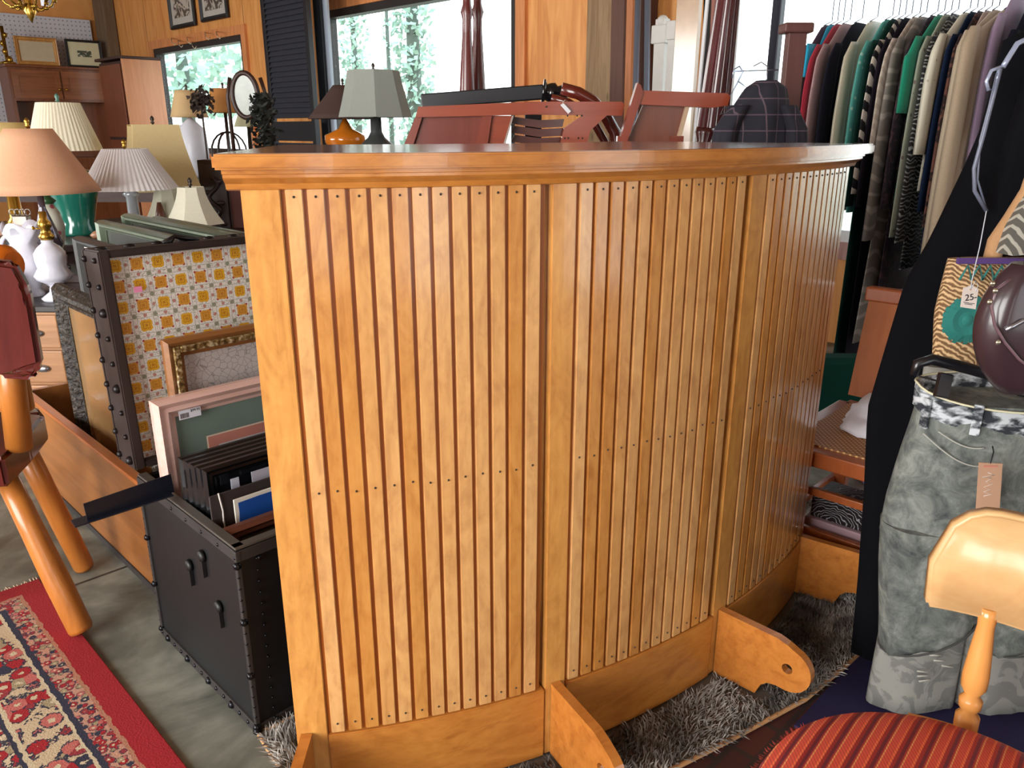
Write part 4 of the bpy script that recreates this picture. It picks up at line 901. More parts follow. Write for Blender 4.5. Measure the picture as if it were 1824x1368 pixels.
# carved dark cabinet end next to the bar
p0_ = PY(350, 285, 3.9); p1_ = PY(402, 285, 3.9); zt = p0_.z
cc = thing('carved_cabinet', 'dark carved cabinet with a leafy relief door, left of the bar', 'cabinet', ((p0_.x + p1_.x)/2 + 0.1, 4.1, 0))
b = BM(); box(b, p0_.x, p1_.x + 0.45, 3.9, 4.18, 0, zt, 0.004); part('carcass', b, M_DKW, cc)
b = BM(); box(b, p0_.x + 0.01, p1_.x - 0.005, 3.885, 3.9, 0.1, zt - 0.02, 0.004); d = part('door', b, wood('3a2a2a', 0.8, 2, 0.4), cc)
b = BM(); tube(b, [((p0_.x + p1_.x)/2 + 0.025*math.sin(u*3), 3.882, zt - 0.08 - 0.06*u) for u in [i*0.25 for i in range(14)]], 0.010, 6)
for u in range(8): ball(b, ((p0_.x + p1_.x)/2 + 0.03*(-1)**u, 3.882, zt - 0.1 - 0.05*u), 0.02, 1, 0.4, 0.6, 8)
part('carved_relief', b, wood('3a2a2a', 0.8, 2, 0.4), d)
b = BM(); box(b, p1_.x + 0.005, p1_.x + 0.44, 3.89, 3.9, 0.1, zt - 0.02, 0.004); part('door', b, wood('5e261c', 0.8, 2, 0.55, 0.0), cc)
# louvered shutter
t0 = NS(PN(476, 150, 3.7)); t1 = NS(PN(556, 150, 3.7)); s_hi, s_lo = t0[1], t1[1]
sh = thing('louvered_shutter', 'tall black louvered shutter leaning between the two windows', 'shutter', W(3.72, (s_hi + s_lo)/2), PI/4)
st = 0.055; M_SH = plain('15161c', 0.45)
for a in ((s_lo, s_lo + st), (s_hi - st, s_hi)): b = BM(); box(b, 3.70, 3.735, a[0], a[1], 0, 2.5, 0.002); part('stile', b, M_SH, sh, True)
M_SL = plain('34363f', 0.5)
for z0, z1 in ((0.0, 0.15), (1.02, 1.18), (2.4, 2.5)): b = BM(); box(b, 3.702, 3.733, s_lo + st, s_hi - st, z0, z1, 0.002); part('rail', b, M_SH, sh, True)
zz = 0.18
while zz < 2.38:
    if not 0.99 < zz < 1.2:
        b = BM(); M = Matrix.Translation((3.7175, 0, zz)) @ Matrix.Rotation(R(-58), 4, 'Y'); box(b, -0.027, 0.027, s_lo + st, s_hi - st, -0.003, 0.003, 0, M); part('slat', b, M_SL, sh, True)
    zz += 0.042
for k, (pa, pb, col, lab) in enumerate(((555, 563, '9aa6b8', 'narrow pale blue-grey board standing right of the black shutter'), (565, 577, '1d2026', 'narrow black board between two pale boards by the wide window'), (574, 583, 'a9b4c4', 'narrow pale board nearest the wide window frame'))):
    a = NS(PN(pa, 200, 3.8)); c = NS(PN(pb, 200, 3.8)); b = BM(); box(b, 3.80 + 0.03*k, 3.825 + 0.03*k, c[1], a[1], 0, 2.4, 0.002); solo('board', b, plain(col, 0.5), lab, 'board', room=True)
# two lamps on a table by the wide window
dtable('lamp_stand_table', 'dark table behind the bar holding the grey shaded lamps', -1.35, -0.55, 4.2, 5.1, 0.72, M_DKW)
lamp('table lamp with grey panelled shade on a dark urn base', 667, 126, 209, 92, 130, 4.35, linen('a9ada6', 0.3), 0.72, [(0.07, 0), (0.05, 0.08), (0.06, 0.3), (0.088, 0.6), (0.085, 0.70), (0.045, 0.78), (0.03, 0.84), (0.028, 1)], plain('3a3c3c', 0.4), bell=0.15, panels=8, rot=R(10), finial=M_BRZ)
lamp('table lamp with dark brown cone shade on an amber glass base', 612, 152, 212, 34, 128, 4.8, linen('4a3430', 0.12), 0.72, [(0.06, 0), (0.05, 0.1), (0.06, 0.5), (0.12, 0.72), (0.12, 0.80), (0.04, 0.88), (0.012, 1)], plain('c9701c', 0.15, 0, 0.6), finial=M_BRZ)
# turned bed posts, crossing the wide window
for k, (xt, xb) in enumerate(((832, 827), (851, 847))):
    YB = 3.3 + 0.09*k; a = PY(xb, 262, YB); b_ = PY(xt, -30, YB); a.z = 0
    b = BM(); turned(b, (a.x, YB, 0), (b_.x, YB, b_.z + 0.1), [(0.028, 0), (0.030, 0.4), (0.032, 0.70), (0.026, 0.77), (0.018, 0.84), (0.017, 0.87), (0.024, 0.885), (0.016, 0.90), (0.015, 0.925), (0.023, 0.94), (0.015, 0.95), (0.018, 0.98), (0.012, 1)], 20)
    solo('bed_post', b, wood('5e2422', 0.8, 2, 0.3, 0.4), ('left' if k == 0 else 'right') + ' one of two turned mahogany bed posts standing before the wide window', 'bed post', 'turned bed posts')
# furniture pile behind the bar: boards are cut in a vertical plane and given thickness
def slab(bm, pts, Y, th, mi=0, bev=0.004):
    n0 = len(bm.edges); prism(bm, [PY(x, y, Y) for x, y in pts], (0, th, 0), mi=mi)
M_CH = wood('8a3b22', 0.7, 0, 0.3, 0.4, 0.25); M_CHV = wood('7c3320', 0.7, 2, 0.3, 0.4, 0.25)
def down(x0, x1, ytop, Y): 
    return [(x0, ytop), (x1, ytop)]
hb = thing('cherry_headboard', 'reddish cherry headboard with framed panels lying behind the bar, left of the small one', 'headboard', (PY(900, 200, 2.75).x, 2.75, 0))
b = BM(); slab(b, [(745, 190), (950, 181), (1108, 181), (1113, 186), (1108, 206), (950, 204), (740, 209)], 2.75, 0.045); part('top_rail', b, M_CH, hb)
b = BM(); slab(b, [(740, 208), (752, 208), (735, 262), (718, 262)], 2.76, 0.035); part('stile', b, M_CHV, hb)
b = BM(); slab(b, [(1040, 204), (1082, 205), (1052, 232), (1044, 262), (997, 262), (1005, 228)], 2.745, 0.04); part('stile', b, M_CH, hb)
b = BM(); slab(b, [(860, 206), (876, 206), (868, 262), (846, 262)], 2.757, 0.035); part('stile', b, M_CHV, hb)
b = BM(); slab(b, [(752, 208), (860, 206), (846, 262), (735, 262)], 2.775, 0.012); part('panel', b, wood('6f2c1f', 0.7, 2, 0.3, 0.4, 0.2), hb)
b = BM(); slab(b, [(876, 206), (912, 206), (896, 262), (868, 262)], 2.77, 0.015); part('panel', b, M_CH, hb)
b = BM(); slab(b, [(912, 206), (915, 206), (899, 262), (895, 262)], 2.755, 0.04); part('edge_strip', b, plain('9a8c84', 0.6), hb)
for k in range(3): b = BM(); slab(b, [(916, 208 + 16*k), (960, 214 + 16*k), (1005, 212 + 16*k), (1002, 226 + 16*k), (960, 228 + 16*k), (910, 220 + 16*k)], 2.80 + 0.01*k, 0.02); part('curved_slat', b, wood('4a1f18', 0.7, 0, 0.3, 0.4), hb)
b = BM()
for x in (728, 1020): 
    p = PY(x, 258, 2.77); box(b, p.x - 0.03, p.x + 0.03, 2.77, 2.80, 0, p.z)
part('foot', b, M_CHV, hb)
b = BM()
for x, y in ((973, 190), (1011, 206), (1028, 206), (1036, 206), (1006, 246), (1012, 246), (1030, 246), (1037, 246)): ball(b, PY(x, y, 2.744), 0.003, 1, 1, 1, 6)
part('screw_hole', b, M_BLK, hb)['kind'] = 'stuff'
tg = thing('price_tag', 'white price tag hanging by a string from the cherry headboard', 'price tag', PY(1008, 195, 2.73))
b = BM(); slab(b, [(998, 187), (1004, 184), (1017, 198), (1012, 203)], 2.735, 0.002); part('card', b, plain('d8d8dc', 0.6), tg)
b = BM(); tube(b, [PY(1001, 186, 2.734), PY(1006, 178, 2.735), PY(1012, 181, 2.74)], 0.001, 4); part('string', b, plain('c8c0b0', 0.8), tg)
sb = thing('small_headboard', 'small cherry panel frame tilted up behind the bar, right of the price tag', 'headboard', (PY(1190, 200, 2.6).x, 2.6, 0))
b = BM(); slab(b, [(1142, 161), (1296, 166), (1301, 172), (1296, 188), (1270, 192), (1140, 186)], 2.6, 0.05); part('top_rail', b, M_CH, sb)
b = BM(); slab(b, [(1136, 147), (1142, 152), (1146, 166), (1116, 256), (1102, 256)], 2.595, 0.045); part('stile', b, M_CHV, sb)
b = BM(); slab(b, [(1146, 186), (1222, 189), (1206, 256), (1116, 256)], 2.63, 0.015); part('panel', b, wood('6e3a28', 0.7, 2, 0.3, 0.4, 0.2), sb)
b = BM(); slab(b, [(1222, 189), (1228, 191), (1211, 256), (1204, 256)], 2.61, 0.03); part('edge_strip', b, plain('c0a488', 0.6), sb)
b = BM(); p = PY(1110, 254, 2.62); box(b, p.x - 0.02, p.x + 0.02, 2.61, 2.64, 0, p.z + 0.02); p = PY(1205, 254, 2.62); box(b, p.x - 0.02, p.x + 0.02, 2.61, 2.64, 0, p.z + 0.02); part('foot', b, M_CHV, sb)
bb = thing('black_post', 'thick black square beam with a turned knob end, lying across the furniture pile', 'beam', (PY(880, 170, 3.05).x, 3.05, 0))
b = BM(); a = PY(752, 181, 3.02); c = PY(968, 164, 3.02); beam(b, a, c, 0.06, 0.05, side=(0, 1, 0), bev=0.004); part('beam', b, plain('14151b', 0.35), bb)
b = BM(); turned(b, PY(966, 163, 3.02), PY(1012, 170, 3.02), [(0.045, 0), (0.042, 0.08), (0.028, 0.15), (0.034, 0.3), (0.036, 0.45), (0.026, 0.55), (0.032, 0.7), (0.03, 0.85), (0.014, 1)], 20); part('turned_end', b, plain('101116', 0.15, 0, 0.6), bb)
b = BM()
for x in (775, 950): p = PY(x, 178, 3.02); box(b, p.x - 0.03, p.x + 0.03, 3.0, 3.05, 0, p.z - 0.01)
part('upright', b, plain('14151b', 0.35), bb)
b = BM(); pts = [PY(x, y, 2.92) for x, y in ((1000, 158), (1030, 166), (1055, 180), (1078, 205), (1095, 235), (1100, 262))]; pts.append(Vector((pts[-1].x, 2.92, 0)))
tube(b, pts, 0.022, 10); tube(b, [p + Vector((-0.035, 0.005, -0.03)) for p in pts[:-1]] + [Vector((pts[-1].x - 0.03, 2.925, 0))], 0.014, 8)
solo('curved_bed_rail', b, wood('5a1f16', 0.7, 0, 0.25, 0.5), 'glossy mahogany curved bed rail arching between the two headboards', 'bed rail')
# lumber leaning at the window wall
def stick(name, label, cat, pxb, pxt, yt, wpx, n, mat, th=0.03, zbot=0.0, group=None):
    a = NS(PN(pxb, 240, n)); c = NS(PN(pxt, yt, n)); wd = abs(NS(PN(pxb - wpx/2, 240, n))[1] - NS(PN(pxb + wpx/2, 240, n))[1])
    f = (0 - a[2])/(c[2] - a[2]); s0 = a[1] + (c[1] - a[1])*f
    b = BM(); beam(b, (n, s0, 0.0), (n, c[1], c[2]), wd, th, side=(0, 1, 0), bev=0.002); return solo(name, b, mat, label, cat, group, room=True)
stick('board', 'dark brown board beside the rough timber post', 'board', 1098, 1104, -20, 22, 3.92, wood('5a382c', 0.7, 2, 0.6))
stick('board', 'thin orange board between post and grey pipes', 'board', 1118, 1125, -20, 10, 3.88, wood('b06a38', 0.7, 2, 0.5))
for k, (xb, xt) in enumerate(((1130, 1137), (1151, 1154))):
    a = PN(xb, 240, 3.84); c = PN(xt, -20, 3.84); c = c + (c - a)*0.1; a = a + (a - c)*(a.z/(c.z - a.z)); b = BM(); tube(b, [a, c], 0.017, 14)
    solo('pipe', b, plain('6f7684', 0.4, 0.3), ('left' if k == 0 else 'right') + ' of two blue-grey pipes standing against the orange wall', 'pipe', 'grey pipes')
def wpost(label, pxb, pxt, yt, wpx, n, capk):
    a = NS(PN(pxb, 240, n)); c = NS(PN(pxt, yt, n)); wd = abs(NS(PN(pxb - wpx/2, 240, n))[1] - NS(PN(pxb + wpx/2, 240, n))[1])
    f = -a[2]/(c[2] - a[2]); s0 = a[1] + (c[1] - a[1])*f
    t = thing('white_post', label, 'post', W(n, s0, 0), PI/4, 'white posts'); M_ = plain('c9c6c2', 0.6)
    b = BM(); beam(b, (n, s0, 0), (n, c[1], c[2] - 0.12), wd, 0.05, side=(0, 1, 0), bev=0.003); part('shaft', b, M_, t, True)
    b = BM(); s1, z = c[1], c[2]; box(b, n - 0.035, n + 0.035, s1 - wd*0.7, s1 + wd*0.7, z - 0.13, z - 0.04, 0.006)
    if capk: ball(b, (n, s1, z - 0.02), 0.03, 1, 1, 1, 10); box(b, n - 0.02, n + 0.02, s1 - wd*0.5, s1 + wd*0.5, z - 0.04, z - 0.01, 0.004)
    part('capital', b, M_, t, True)
wpost('wider white post with a carved scalloped head leaning by the cardboard', 1172, 1181, 30, 18, 3.72, 1)
wpost('narrower white post with a plain square head, right of the carved one', 1188, 1203, 22, 11, 3.66, 0)
stick('wrapped_panel', 'tan cardboard panel wrapped in shiny clear plastic, leaning at the wall', 'panel', 1213, 1230, -20, 38, 3.52, plain('b08e6c', 0.25, 0, 0.8, 0.25))
stick('white_rod', 'slim white rod leaning right of the plastic wrapped panel', 'rod', 1238, 1262, -20, 5, 3.45, plain('cfd0d4', 0.4), th=0.012)
stick('board', 'black board leaning between the plastic wrap and fluted column', 'board', 1256, 1264, -20, 14, 3.60, M_BLK)
stick('board', 'pinkish brown board left of the fluted column', 'board', 1268, 1278, -20, 14, 3.50, wood('9a6456', 0.7, 2, 0.6))
# fluted columns
for k, (xb, xt, wpx, lab) in enumerate(((1256, 1292, 30, 'front fluted mahogany bed column with a ringed foot'), (1284, 1311, 20, 'rear fluted mahogany bed column close to the window edge'))):
    n = 3.15 + 0.16*k; a = PN(xb, 235, n); c = PN(xt, -25, n); r = wpx/2/1471*a.y*1.05
    d = (c - a)*(1/(c.z - a.z)); foot = a - d*a.z; t = thing('fluted_column', lab, 'bed column', foot, 0, 'fluted columns')
    b = BM(); st = foot + d*(a.z + 0.02); M = Matrix.Translation(st) @ d.to_track_quat('Z', 'Y').to_matrix().to_4x4(); L = (c - st).length*1.1
    lathe(b, (0, 0, 0), [(r*1.0, 0), (r*0.72, L)], 40, M=M, pleat=1, amp=0.06); part('fluted_shaft', b, wood('5a2326', 0.8, 2, 0.25, 0.5), t)
    b = BM(); turned(b, foot, st, [(r*0.8, 0), (r*0.8, 0.6), (r*0.75, 0.82), (r*1.1, 0.85), (r*0.8, 0.88), (r*1.15, 0.92), (r*0.85, 0.95), (r*1.15, 0.98), (r, 1)], 24); part('turned_foot', b, wood('4a1c1c', 0.8, 2, 0.25, 0.5), t)

# ================================================================== CLOTHES RACK ON THE RIGHT
RN, RZ = 3.39, 1.67
rk = thing('clothes_rack', 'long black clothes rack rail in front of the bright right-hand window', 'clothes rack', W(RN, 1.0), PI/4)
b = BM(); tube(b, [(RN, -0.4, RZ), (RN, 1.80, RZ)], 0.014, 10); part('rail', b, plain('1c1d26', 0.4, 0.5), rk, True)
for s in (1.79, -0.39):
    b = BM(); box(b, RN - 0.02, RN + 0.02, s - 0.02, s + 0.02, 0.04, 1.95, 0.003); part('upright', b, plain('1a1c28', 0.4, 0.4), rk, True)
    b = BM(); box(b, RN - 0.3, RN + 0.3, s - 0.025, s + 0.025, 0, 0.04, 0.004); part('foot', b, plain('1a1c28', 0.4, 0.4), rk, True)
b = BM(); tube(b, [(RN, -0.4, 1.93), (RN, 1.80, 1.93)], 0.010, 10); part('top_rail', b, plain('1c1d26', 0.4, 0.5), rk, True)

def loops(bm, rows, seg, seed, fold, axis='n'):
    """cloth body: rows of (centre_a, centre_b, half_a, half_b, z); a = wide axis"""
    rings = []
    for i, (ca, cb, ha, hb, z) in enumerate(rows):
        ring = []; f = i/(len(rows) - 1)
        for k in range(seg):
            t = 2*PI*k/seg; q = noise.noise(Vector((math.cos(t)*2.2 + seed*7.3, math.sin(t)*2.2, z*1.3))); g = math.sin(t*5 + seed*3 + q*4)*fold*f
            a = ca + (ha + g*0.6)*math.copysign(abs(math.cos(t))**0.8, math.cos(t)); c = cb + (hb*(1 + 0.25*q) + g*min(1, hb/0.02))*math.sin(t)
            ring.append(bm.verts.new((a, c, z) if axis == 'n' else (c, a, z)))
        rings.append(ring)
    for i in range(len(rings) - 1):
        for k in range(seg):
            f = bm.faces.new((rings[i][k], rings[i][(k+1) % seg], rings[i+1][(k+1) % seg], rings[i+1][k])); f.smooth = True
    bm.faces.new(rings[0]); bm.faces.new(rings[-1][::-1])
def interp(rows, n):
    out = []
    for i in range(n):
        f = i/(n - 1)*(len(rows) - 1); k = min(int(f), len(rows) - 2); u = f - k; out.append(tuple(x + (y - x)*u for x, y in zip(rows[k], rows[k+1])))
    return out
GCOUNT = [0]; LASTS = [9.0]
def garment(label, cat, px, mat, hem=0.75, slv=0.50, hw=0.20, th=0.026, zt=1.515, py=200, kind=None, flare=1.0, smat=None, drop=0.085, hang=True):
    GCOUNT[0] += 1; sd = GCOUNT[0]
    th = min(th*0.31, 0.018); p = NS(PN(px, 200, RN - hw - 0.03)); s = p[1]
    s = min(s, LASTS[0] - 0.0235 if abs(s - LASTS[0]) < 0.2 or s > LASTS[0] else s); LASTS[0] = s
    t = thing(kind or cat, label, cat, W(RN, s, hem), PI/4)
    rows = interp([(RN, s, 0.05, th*0.6, zt), (RN, s, 0.09, th, zt - 0.012), (RN, s, hw*0.95, th, zt - drop - 0.02), (RN, s, hw, th*1.1, zt - 0.22), (RN, s, hw*0.95, th*1.2, (zt + hem)/2), (RN, s, hw*flare, th*1.3, hem)], 22)
    b = BM(); loops(b, rows, 28, sd, 0.0035); part('body', b, mat, t, True)
    if slv:
        for sg in (-1, 1):
            a = RN + sg*(hw - 0.02); rows = interp([(a, s, 0.03, th*0.7, zt - drop), (a + sg*0.035, s, 0.045, th*1.1, zt - drop - 0.06), (a + sg*0.05, s + 0.002, 0.05, th*1.2, zt - slv*0.6), (a + sg*0.07, s - 0.002, 0.045, th, zt - drop - slv)], 14)
            b = BM(); loops(b, rows, 18, sd + 3.1*sg, 0.003); part('sleeve', b, smat or mat, t, True)
    if hang:
        h = thing('clothes_hanger', 'wire hanger of the ' + ' '.join(label.split(',')[0].split()[:12]), 'hanger', W(RN, s, zt), PI/4, 'rack hangers')
        b = BM(); pts = [(RN - 0.07, s, zt - 0.004), (RN, s, zt + 0.018), (RN, s, RZ - 0.045), (RN + 0.016, s, RZ - 0.022)] + [(RN + 0.019*math.cos(u) , s, RZ + 0.019*math.sin(u) + 0.0) for u in [R(x) for x in (-40, 0, 45, 90, 135, 180)]]
        tube(b, pts, 0.0022, 5); part('hook', b, plain('8c93a4', 0.3, 0.8), h, True)
    return t
cl = cloth
garment('plum coloured cardigan low at the left of the rack', 'cardigan', 1418, cl('4a2a40'), hem=0.75, slv=0.50, py=240)
garment('bright turquoise top at the left end of the rack', 'top', 1420, cl('1f9ec4'), hem=1.28, slv=0.12, hw=0.16, kind='top', py=100)
garment('deep crimson shirt hanging behind the plaid jacket', 'shirt', 1432, cl('a8283c'), hem=0.95, slv=0.42)
garment('dusty mauve blouse right of the crimson shirt', 'blouse', 1450, cl('a98a8c'), hem=0.9, slv=0.5)
garment('black top between the mauve blouse and cream jacket', 'top', 1471, cl('1b1b26'), hem=0.95, slv=0.42, kind='top')
garment('smooth cream satin jacket with long sleeve', 'jacket', 1498, cl('c2bba6', 0.5), hem=0.8, slv=0.58, th=0.034, kind='jacket')
garment('pale turquoise blouse with small floral flecks', 'blouse', 1524, two('turquoise_floral', '4f9f96', '9ac2b4', 'spots', 40, 0.25), hem=0.8, slv=0.5, th=0.034)
garment('long dark green dress added left of the zebra blouse', 'dress', 1535, cl('173a34'), hem=0.2, slv=0.6, kind='dress')  # added dark dress that darkens the gap beside the robe
garment('black and cream zebra striped blouse', 'blouse', 1541, two('zebra_cloth', '17161c', 'd6cdc0', 'zebra', 9, 0.5), hem=0.85, slv=0.55)
garment('long near-black plum dress added between the zebra blouse and grey robe', 'dress', 1549, cl('1e1a24'), hem=0.16, slv=0.6, kind='dress')  # also added, covers the bright wall behind the robe
garment('beige textured blouse over the zebra one', 'blouse', 1568, two('beige_ribbed', 'b8a99c', 'cabdb0', 'zebra', 14, 0.5), hem=0.9, slv=0.40, hw=0.22)
garment('long grey robe with pale swirling lines beside the dark plum dress', 'robe', 1560, two('grey_swirl_cloth', '77706a', '9a9288', 'swirl', 5, 0.72), hem=0.30, slv=0.72, th=0.036, flare=1.25, kind='robe', hw=0.22)
garment('dark maroon patterned dress behind the emerald top', 'dress', 1603, two('dark_maroon_print', '241a26', '4a3038', 'noise', 25, 0.55), hem=0.45, slv=0.6, kind='dress')
garment('emerald green short sleeved top', 'top', 1594, cl('0c8a6c'), hem=0.85, slv=0.26, th=0.034, kind='top', hw=0.23)
garment('pale grey-green blouse with tiny buds', 'blouse', 1618, two('sage_bud_print', 'a2a896', '7a6a66', 'spots', 26, 0.16), hem=0.7, slv=0.7)
garment('black and white squiggle print dress', 'dress', 1634, two('squiggle_print', '1c1c20', '8f8f8c', 'swirl', 20, 0.68), hem=0.6, slv=0.72, kind='dress')
garment('loose cream shirt with wide short sleeve and faint dots', 'shirt', 1651, two('cream_dot_cloth', 'cfcab8', 'a8a08c', 'spots', 22, 0.12), hem=0.9, slv=0.40, th=0.045, hw=0.25)
garment('navy blue long dress beside the cream shirt', 'dress', 1655, cl('16243e'), hem=0.42, slv=0.6, kind='dress')
garment('brown leopard print blouse', 'blouse', 1664, two('brown_leopard', '6a4438', '2a1a1a', 'rings', 30, 0.5), hem=0.7, slv=0.65)
garment('thin pinkish beige tunic beside the leopard blouse', 'tunic', 1672, cl('b39c94'), hem=0.6, slv=0.7, kind='tunic')
garment('lighter khaki linen shirt just left of the crumpled khaki jacket', 'shirt', 1684, cl('b5a58e'), hem=0.6, slv=0.9, th=0.04, hw=0.30)
garment('crumpled khaki linen jacket with long loose sleeves', 'jacket', 1704, cl('a8957e'), hem=0.55, slv=0.98, th=0.075, hw=0.36, kind='jacket', drop=0.08)
garment('sheer mauve chiffon blouse high on the rack near the dark coat', 'blouse', 1748, cl('8f7a94'), hem=0.7, slv=0.5, th=0.04, zt=1.57)
garment('near-black velvet dress at the right end of the rack', 'dress', 1775, cl('1a1a28'), hem=0.4, slv=0.6, th=0.05, kind='dress')
garment('tan and black leopard print top at the far right edge', 'top', 1812, two('tan_leopard', 'b29070', '2f2420', 'rings', 26, 0.5), hem=0.8, slv=0.35, th=0.05, hw=0.28, kind='top')
# stand with the plaid jacket
st = thing('coat_stand', 'brown wooden stand with a square head behind the bar', 'coat stand', (PY(1404, 200, 2.75).x, 2.75, 0)); cx = st.location.x; ztop = PY(1404, 42, 2.75).z
b = BM(); box(b, cx - 0.03, cx + 0.03, 2.73, 2.77, 0.03, ztop - 0.02, 0.004); part('post', b, wood('5a3430', 0.7, 2, 0.5), st)
b = BM(); box(b, cx - 0.05, cx + 0.045, 2.715, 2.785, ztop - 0.03, ztop, 0.006); part('crosshead', b, wood('5a3430', 0.7, 2, 0.5), st)
b = BM(); box(b, cx - 0.2, cx + 0.2, 2.6, 2.9, 0, 0.03, 0.004); part('foot', b, wood('5a3430', 0.7, 2, 0.5), st)
M_PLAID = two('plaid_flannel', '1c1a26', '564650', 'plaid', 22, 0.07)
pj = thing('plaid_jacket', 'dark plaid flannel jacket hanging from the brown stand', 'jacket', (PY(1345, 250, 2.50).x, 2.50, 0.7)); cx2 = PY(1362, 180, 2.50).x; zz = PY(1362, 150, 2.50).z
b = BM(); loops(b, interp([(cx2, 2.50, 0.03, 0.03, zz + 0.01), (cx2, 2.50, 0.06, 0.04, zz - 0.01), (cx2 - 0.01, 2.50, 0.085, 0.05, zz - 0.07), (cx2 - 0.02, 2.50, 0.105, 0.055, zz - 0.2), (cx2 - 0.02, 2.50, 0.115, 0.06, 0.72)], 20), 30, 5, 0.012); part('body', b, M_PLAID, pj)
for sg in (-1, 1):
    b = BM(); a = cx2 - 0.01 + sg*0.07; loops(b, interp([(a, 2.48, 0.03, 0.035, zz - 0.06), (a + sg*0.035, 2.48, 0.035, 0.04, zz - 0.13), (a + sg*0.045, 2.48, 0.035, 0.04, 0.8)], 14), 20, 6 + sg, 0.01); part('sleeve', b, M_PLAID, pj)
h = thing('clothes_hanger', 'wire hanger hook above the plaid jacket', 'hanger', (cx2, 2.50, zz))
b = BM(); tube(b, [(cx2, 2.50, zz + 0.005), (cx2 + 0.005, 2.52, zz + 0.05), (cx2 + 0.015, 2.62, zz + 0.07), (cx2 + 0.018, 2.71, zz + 0.065)], 0.002, 5); part('hook', b, plain('aab2c4', 0.3, 0.8), h)
b = BM(); p = PY(1315, 145, 2.7); tube(b, [p + Vector((-0.02, 0, 0.01)), p + Vector((-0.018, 0, 0.035)), p + Vector((0, 0, 0.045)), p + Vector((0.012, 0, 0.03)), p, p + Vector((-0.05, 0, -0.10)), p + Vector((0.09, 0, -0.06)), p], 0.0022, 5)
tube(b, [p + Vector((-0.018, 0, 0.03)), Vector((cx - 0.05, 2.735, PY(1400, 125, 2.75).z))], 0.002, 5)
solo('clothes_hanger', b, plain('9aa6bc', 0.3, 0.8), 'bare wire hanger left of the plaid jacket', 'hanger')

# ================================================================== HANGING RAIL NEAR THE CAMERA (just above the frame) AND WHAT HANGS ON IT
gr = thing('garment_rail', 'dark hanging rail above the long black coat', 'rail', (1.1, 1.45, 1.52))
for i, y in enumerate((1.45, 1.2)):
    b = BM(); tube(b, [(0.80, y, 1.52), (1.75, y, 1.52)], 0.012, 10); part('rail', b, M_BLK, gr)
    for x in (0.82, 1.73): b = BM(); tube(b, [(x, y, 1.52), (x, y, 2.9)], 0.005, 6); part('hanger_rod', b, M_BLK, gr)
bc = thing('long_coat', 'long black coat hanging to the floor right of the bar', 'coat', (0.97, 1.45, 0.03)); M_COAT = cloth('06060a', 0.95, 0.2)
C_ = lambda xl, z, hd: ((xl + 1.19)/2, 1.45, (1.19 - xl)/2, hd, z)
b = BM(); loops(b, interp([C_(0.90, 1.285, 0.02), C_(0.835, 1.262, 0.03), C_(0.825, 1.12, 0.04), C_(0.81, 1.06, 0.045), C_(0.768, 0.925, 0.05), C_(0.735, 0.845, 0.05), C_(0.715, 0.70, 0.055), C_(0.70, 0.59, 0.055), C_(0.72, 0.40, 0.06), C_(0.735, 0.2, 0.06), C_(0.745, 0.03, 0.06)], 40), 48, 2, 0.008); part('body', b, M_COAT, bc)
b = BM(); loops(b, interp([(0.875, 1.40, 0.02, 0.02, 1.20), (0.86, 1.395, 0.035, 0.03, 1.0), (0.83, 1.385, 0.04, 0.03, 0.74)], 12), 20, 4, 0.006); part('sleeve', b, M_COAT, bc)
ph = thing('plastic_hanger', 'clear plastic hanger with a long neck strap over the black coat', 'hanger', PY(1770, 120, 1.36)); M_CLR = plain('8d95ac', 0.15, 0.2, 0.6)
P_ = lambda x, y: PY(x, y, 1.36)
b = BM(); tube(b, [P_(1850, 60), P_(1812, 78), P_(1792, 110), P_(1786, 120)], 0.0045, 8); tube(b, [P_(1850, 60), P_(1870, 30), Vector((P_(1870, 30).x, 1.40, 1.508)), Vector((P_(1870, 30).x, 1.45, 1.535))], 0.003, 6)
tube(b, [P_(1786, 118), P_(1766, 126), P_(1757, 145), P_(1760, 160), P_(1772, 160), P_(1780, 122)], 0.003, 8); part('frame', b, M_CLR, ph)
b = BM(); tube(b, [P_(1782, 122), P_(1770, 170), P_(1752, 240), P_(1735, 300), P_(1736, 340), P_(1757, 376)], 0.0035, 8); tube(b, [P_(1776, 130), P_(1762, 190), P_(1746, 250), P_(1741, 320), P_(1757, 374)], 0.002, 6); part('strap', b, plain('5f6476', 0.4), ph)
# price tag on a string
tg = thing('price_tag', 'cream price tag marked 25 hanging on a white string before the woven bag', 'price tag', PY(1728, 530, 1.18)); T_ = lambda x, y: PY(x, y, 1.18)
b = BM(); prism(b, [T_(1716, 513), T_(1732, 508), T_(1743, 516), T_(1738, 551), T_(1711, 547)], (0, 0.001, 0), [[T_(1729 + 2*math.cos(u), 516 + 2*math.sin(u)) for u in [2*PI*k/8 for k in range(8)]]]); card = part('card', b, plain('d6c8c0', 0.7), tg)
b = BM(); tube(b, [T_(1757, 376), T_(1745, 440), T_(1731, 500), T_(1729, 515)], 0.0008, 5); tube(b, [T_(1729, 515), T_(1738, 500), T_(1742, 508), T_(1738, 520)], 0.0006, 4); part('string', b, plain('b9bcc4', 0.8), tg)
q = T_(1718, 536); text_part('25-', 0.014, Matrix.Translation((q.x, 1.1795, q.z)) @ Matrix.Rotation(R(-8), 4, 'Y') @ Matrix.Rotation(PI/2, 4, 'X'), M_BLK, card, 'price_text')
b = BM(); tube(b, [T_(1716, 538), T_(1726, 540), T_(1736, 541)], 0.0005, 4); tube(b, [T_(1718, 541), T_(1732, 543)], 0.0005, 4); part('underline', b, M_BLK, card)
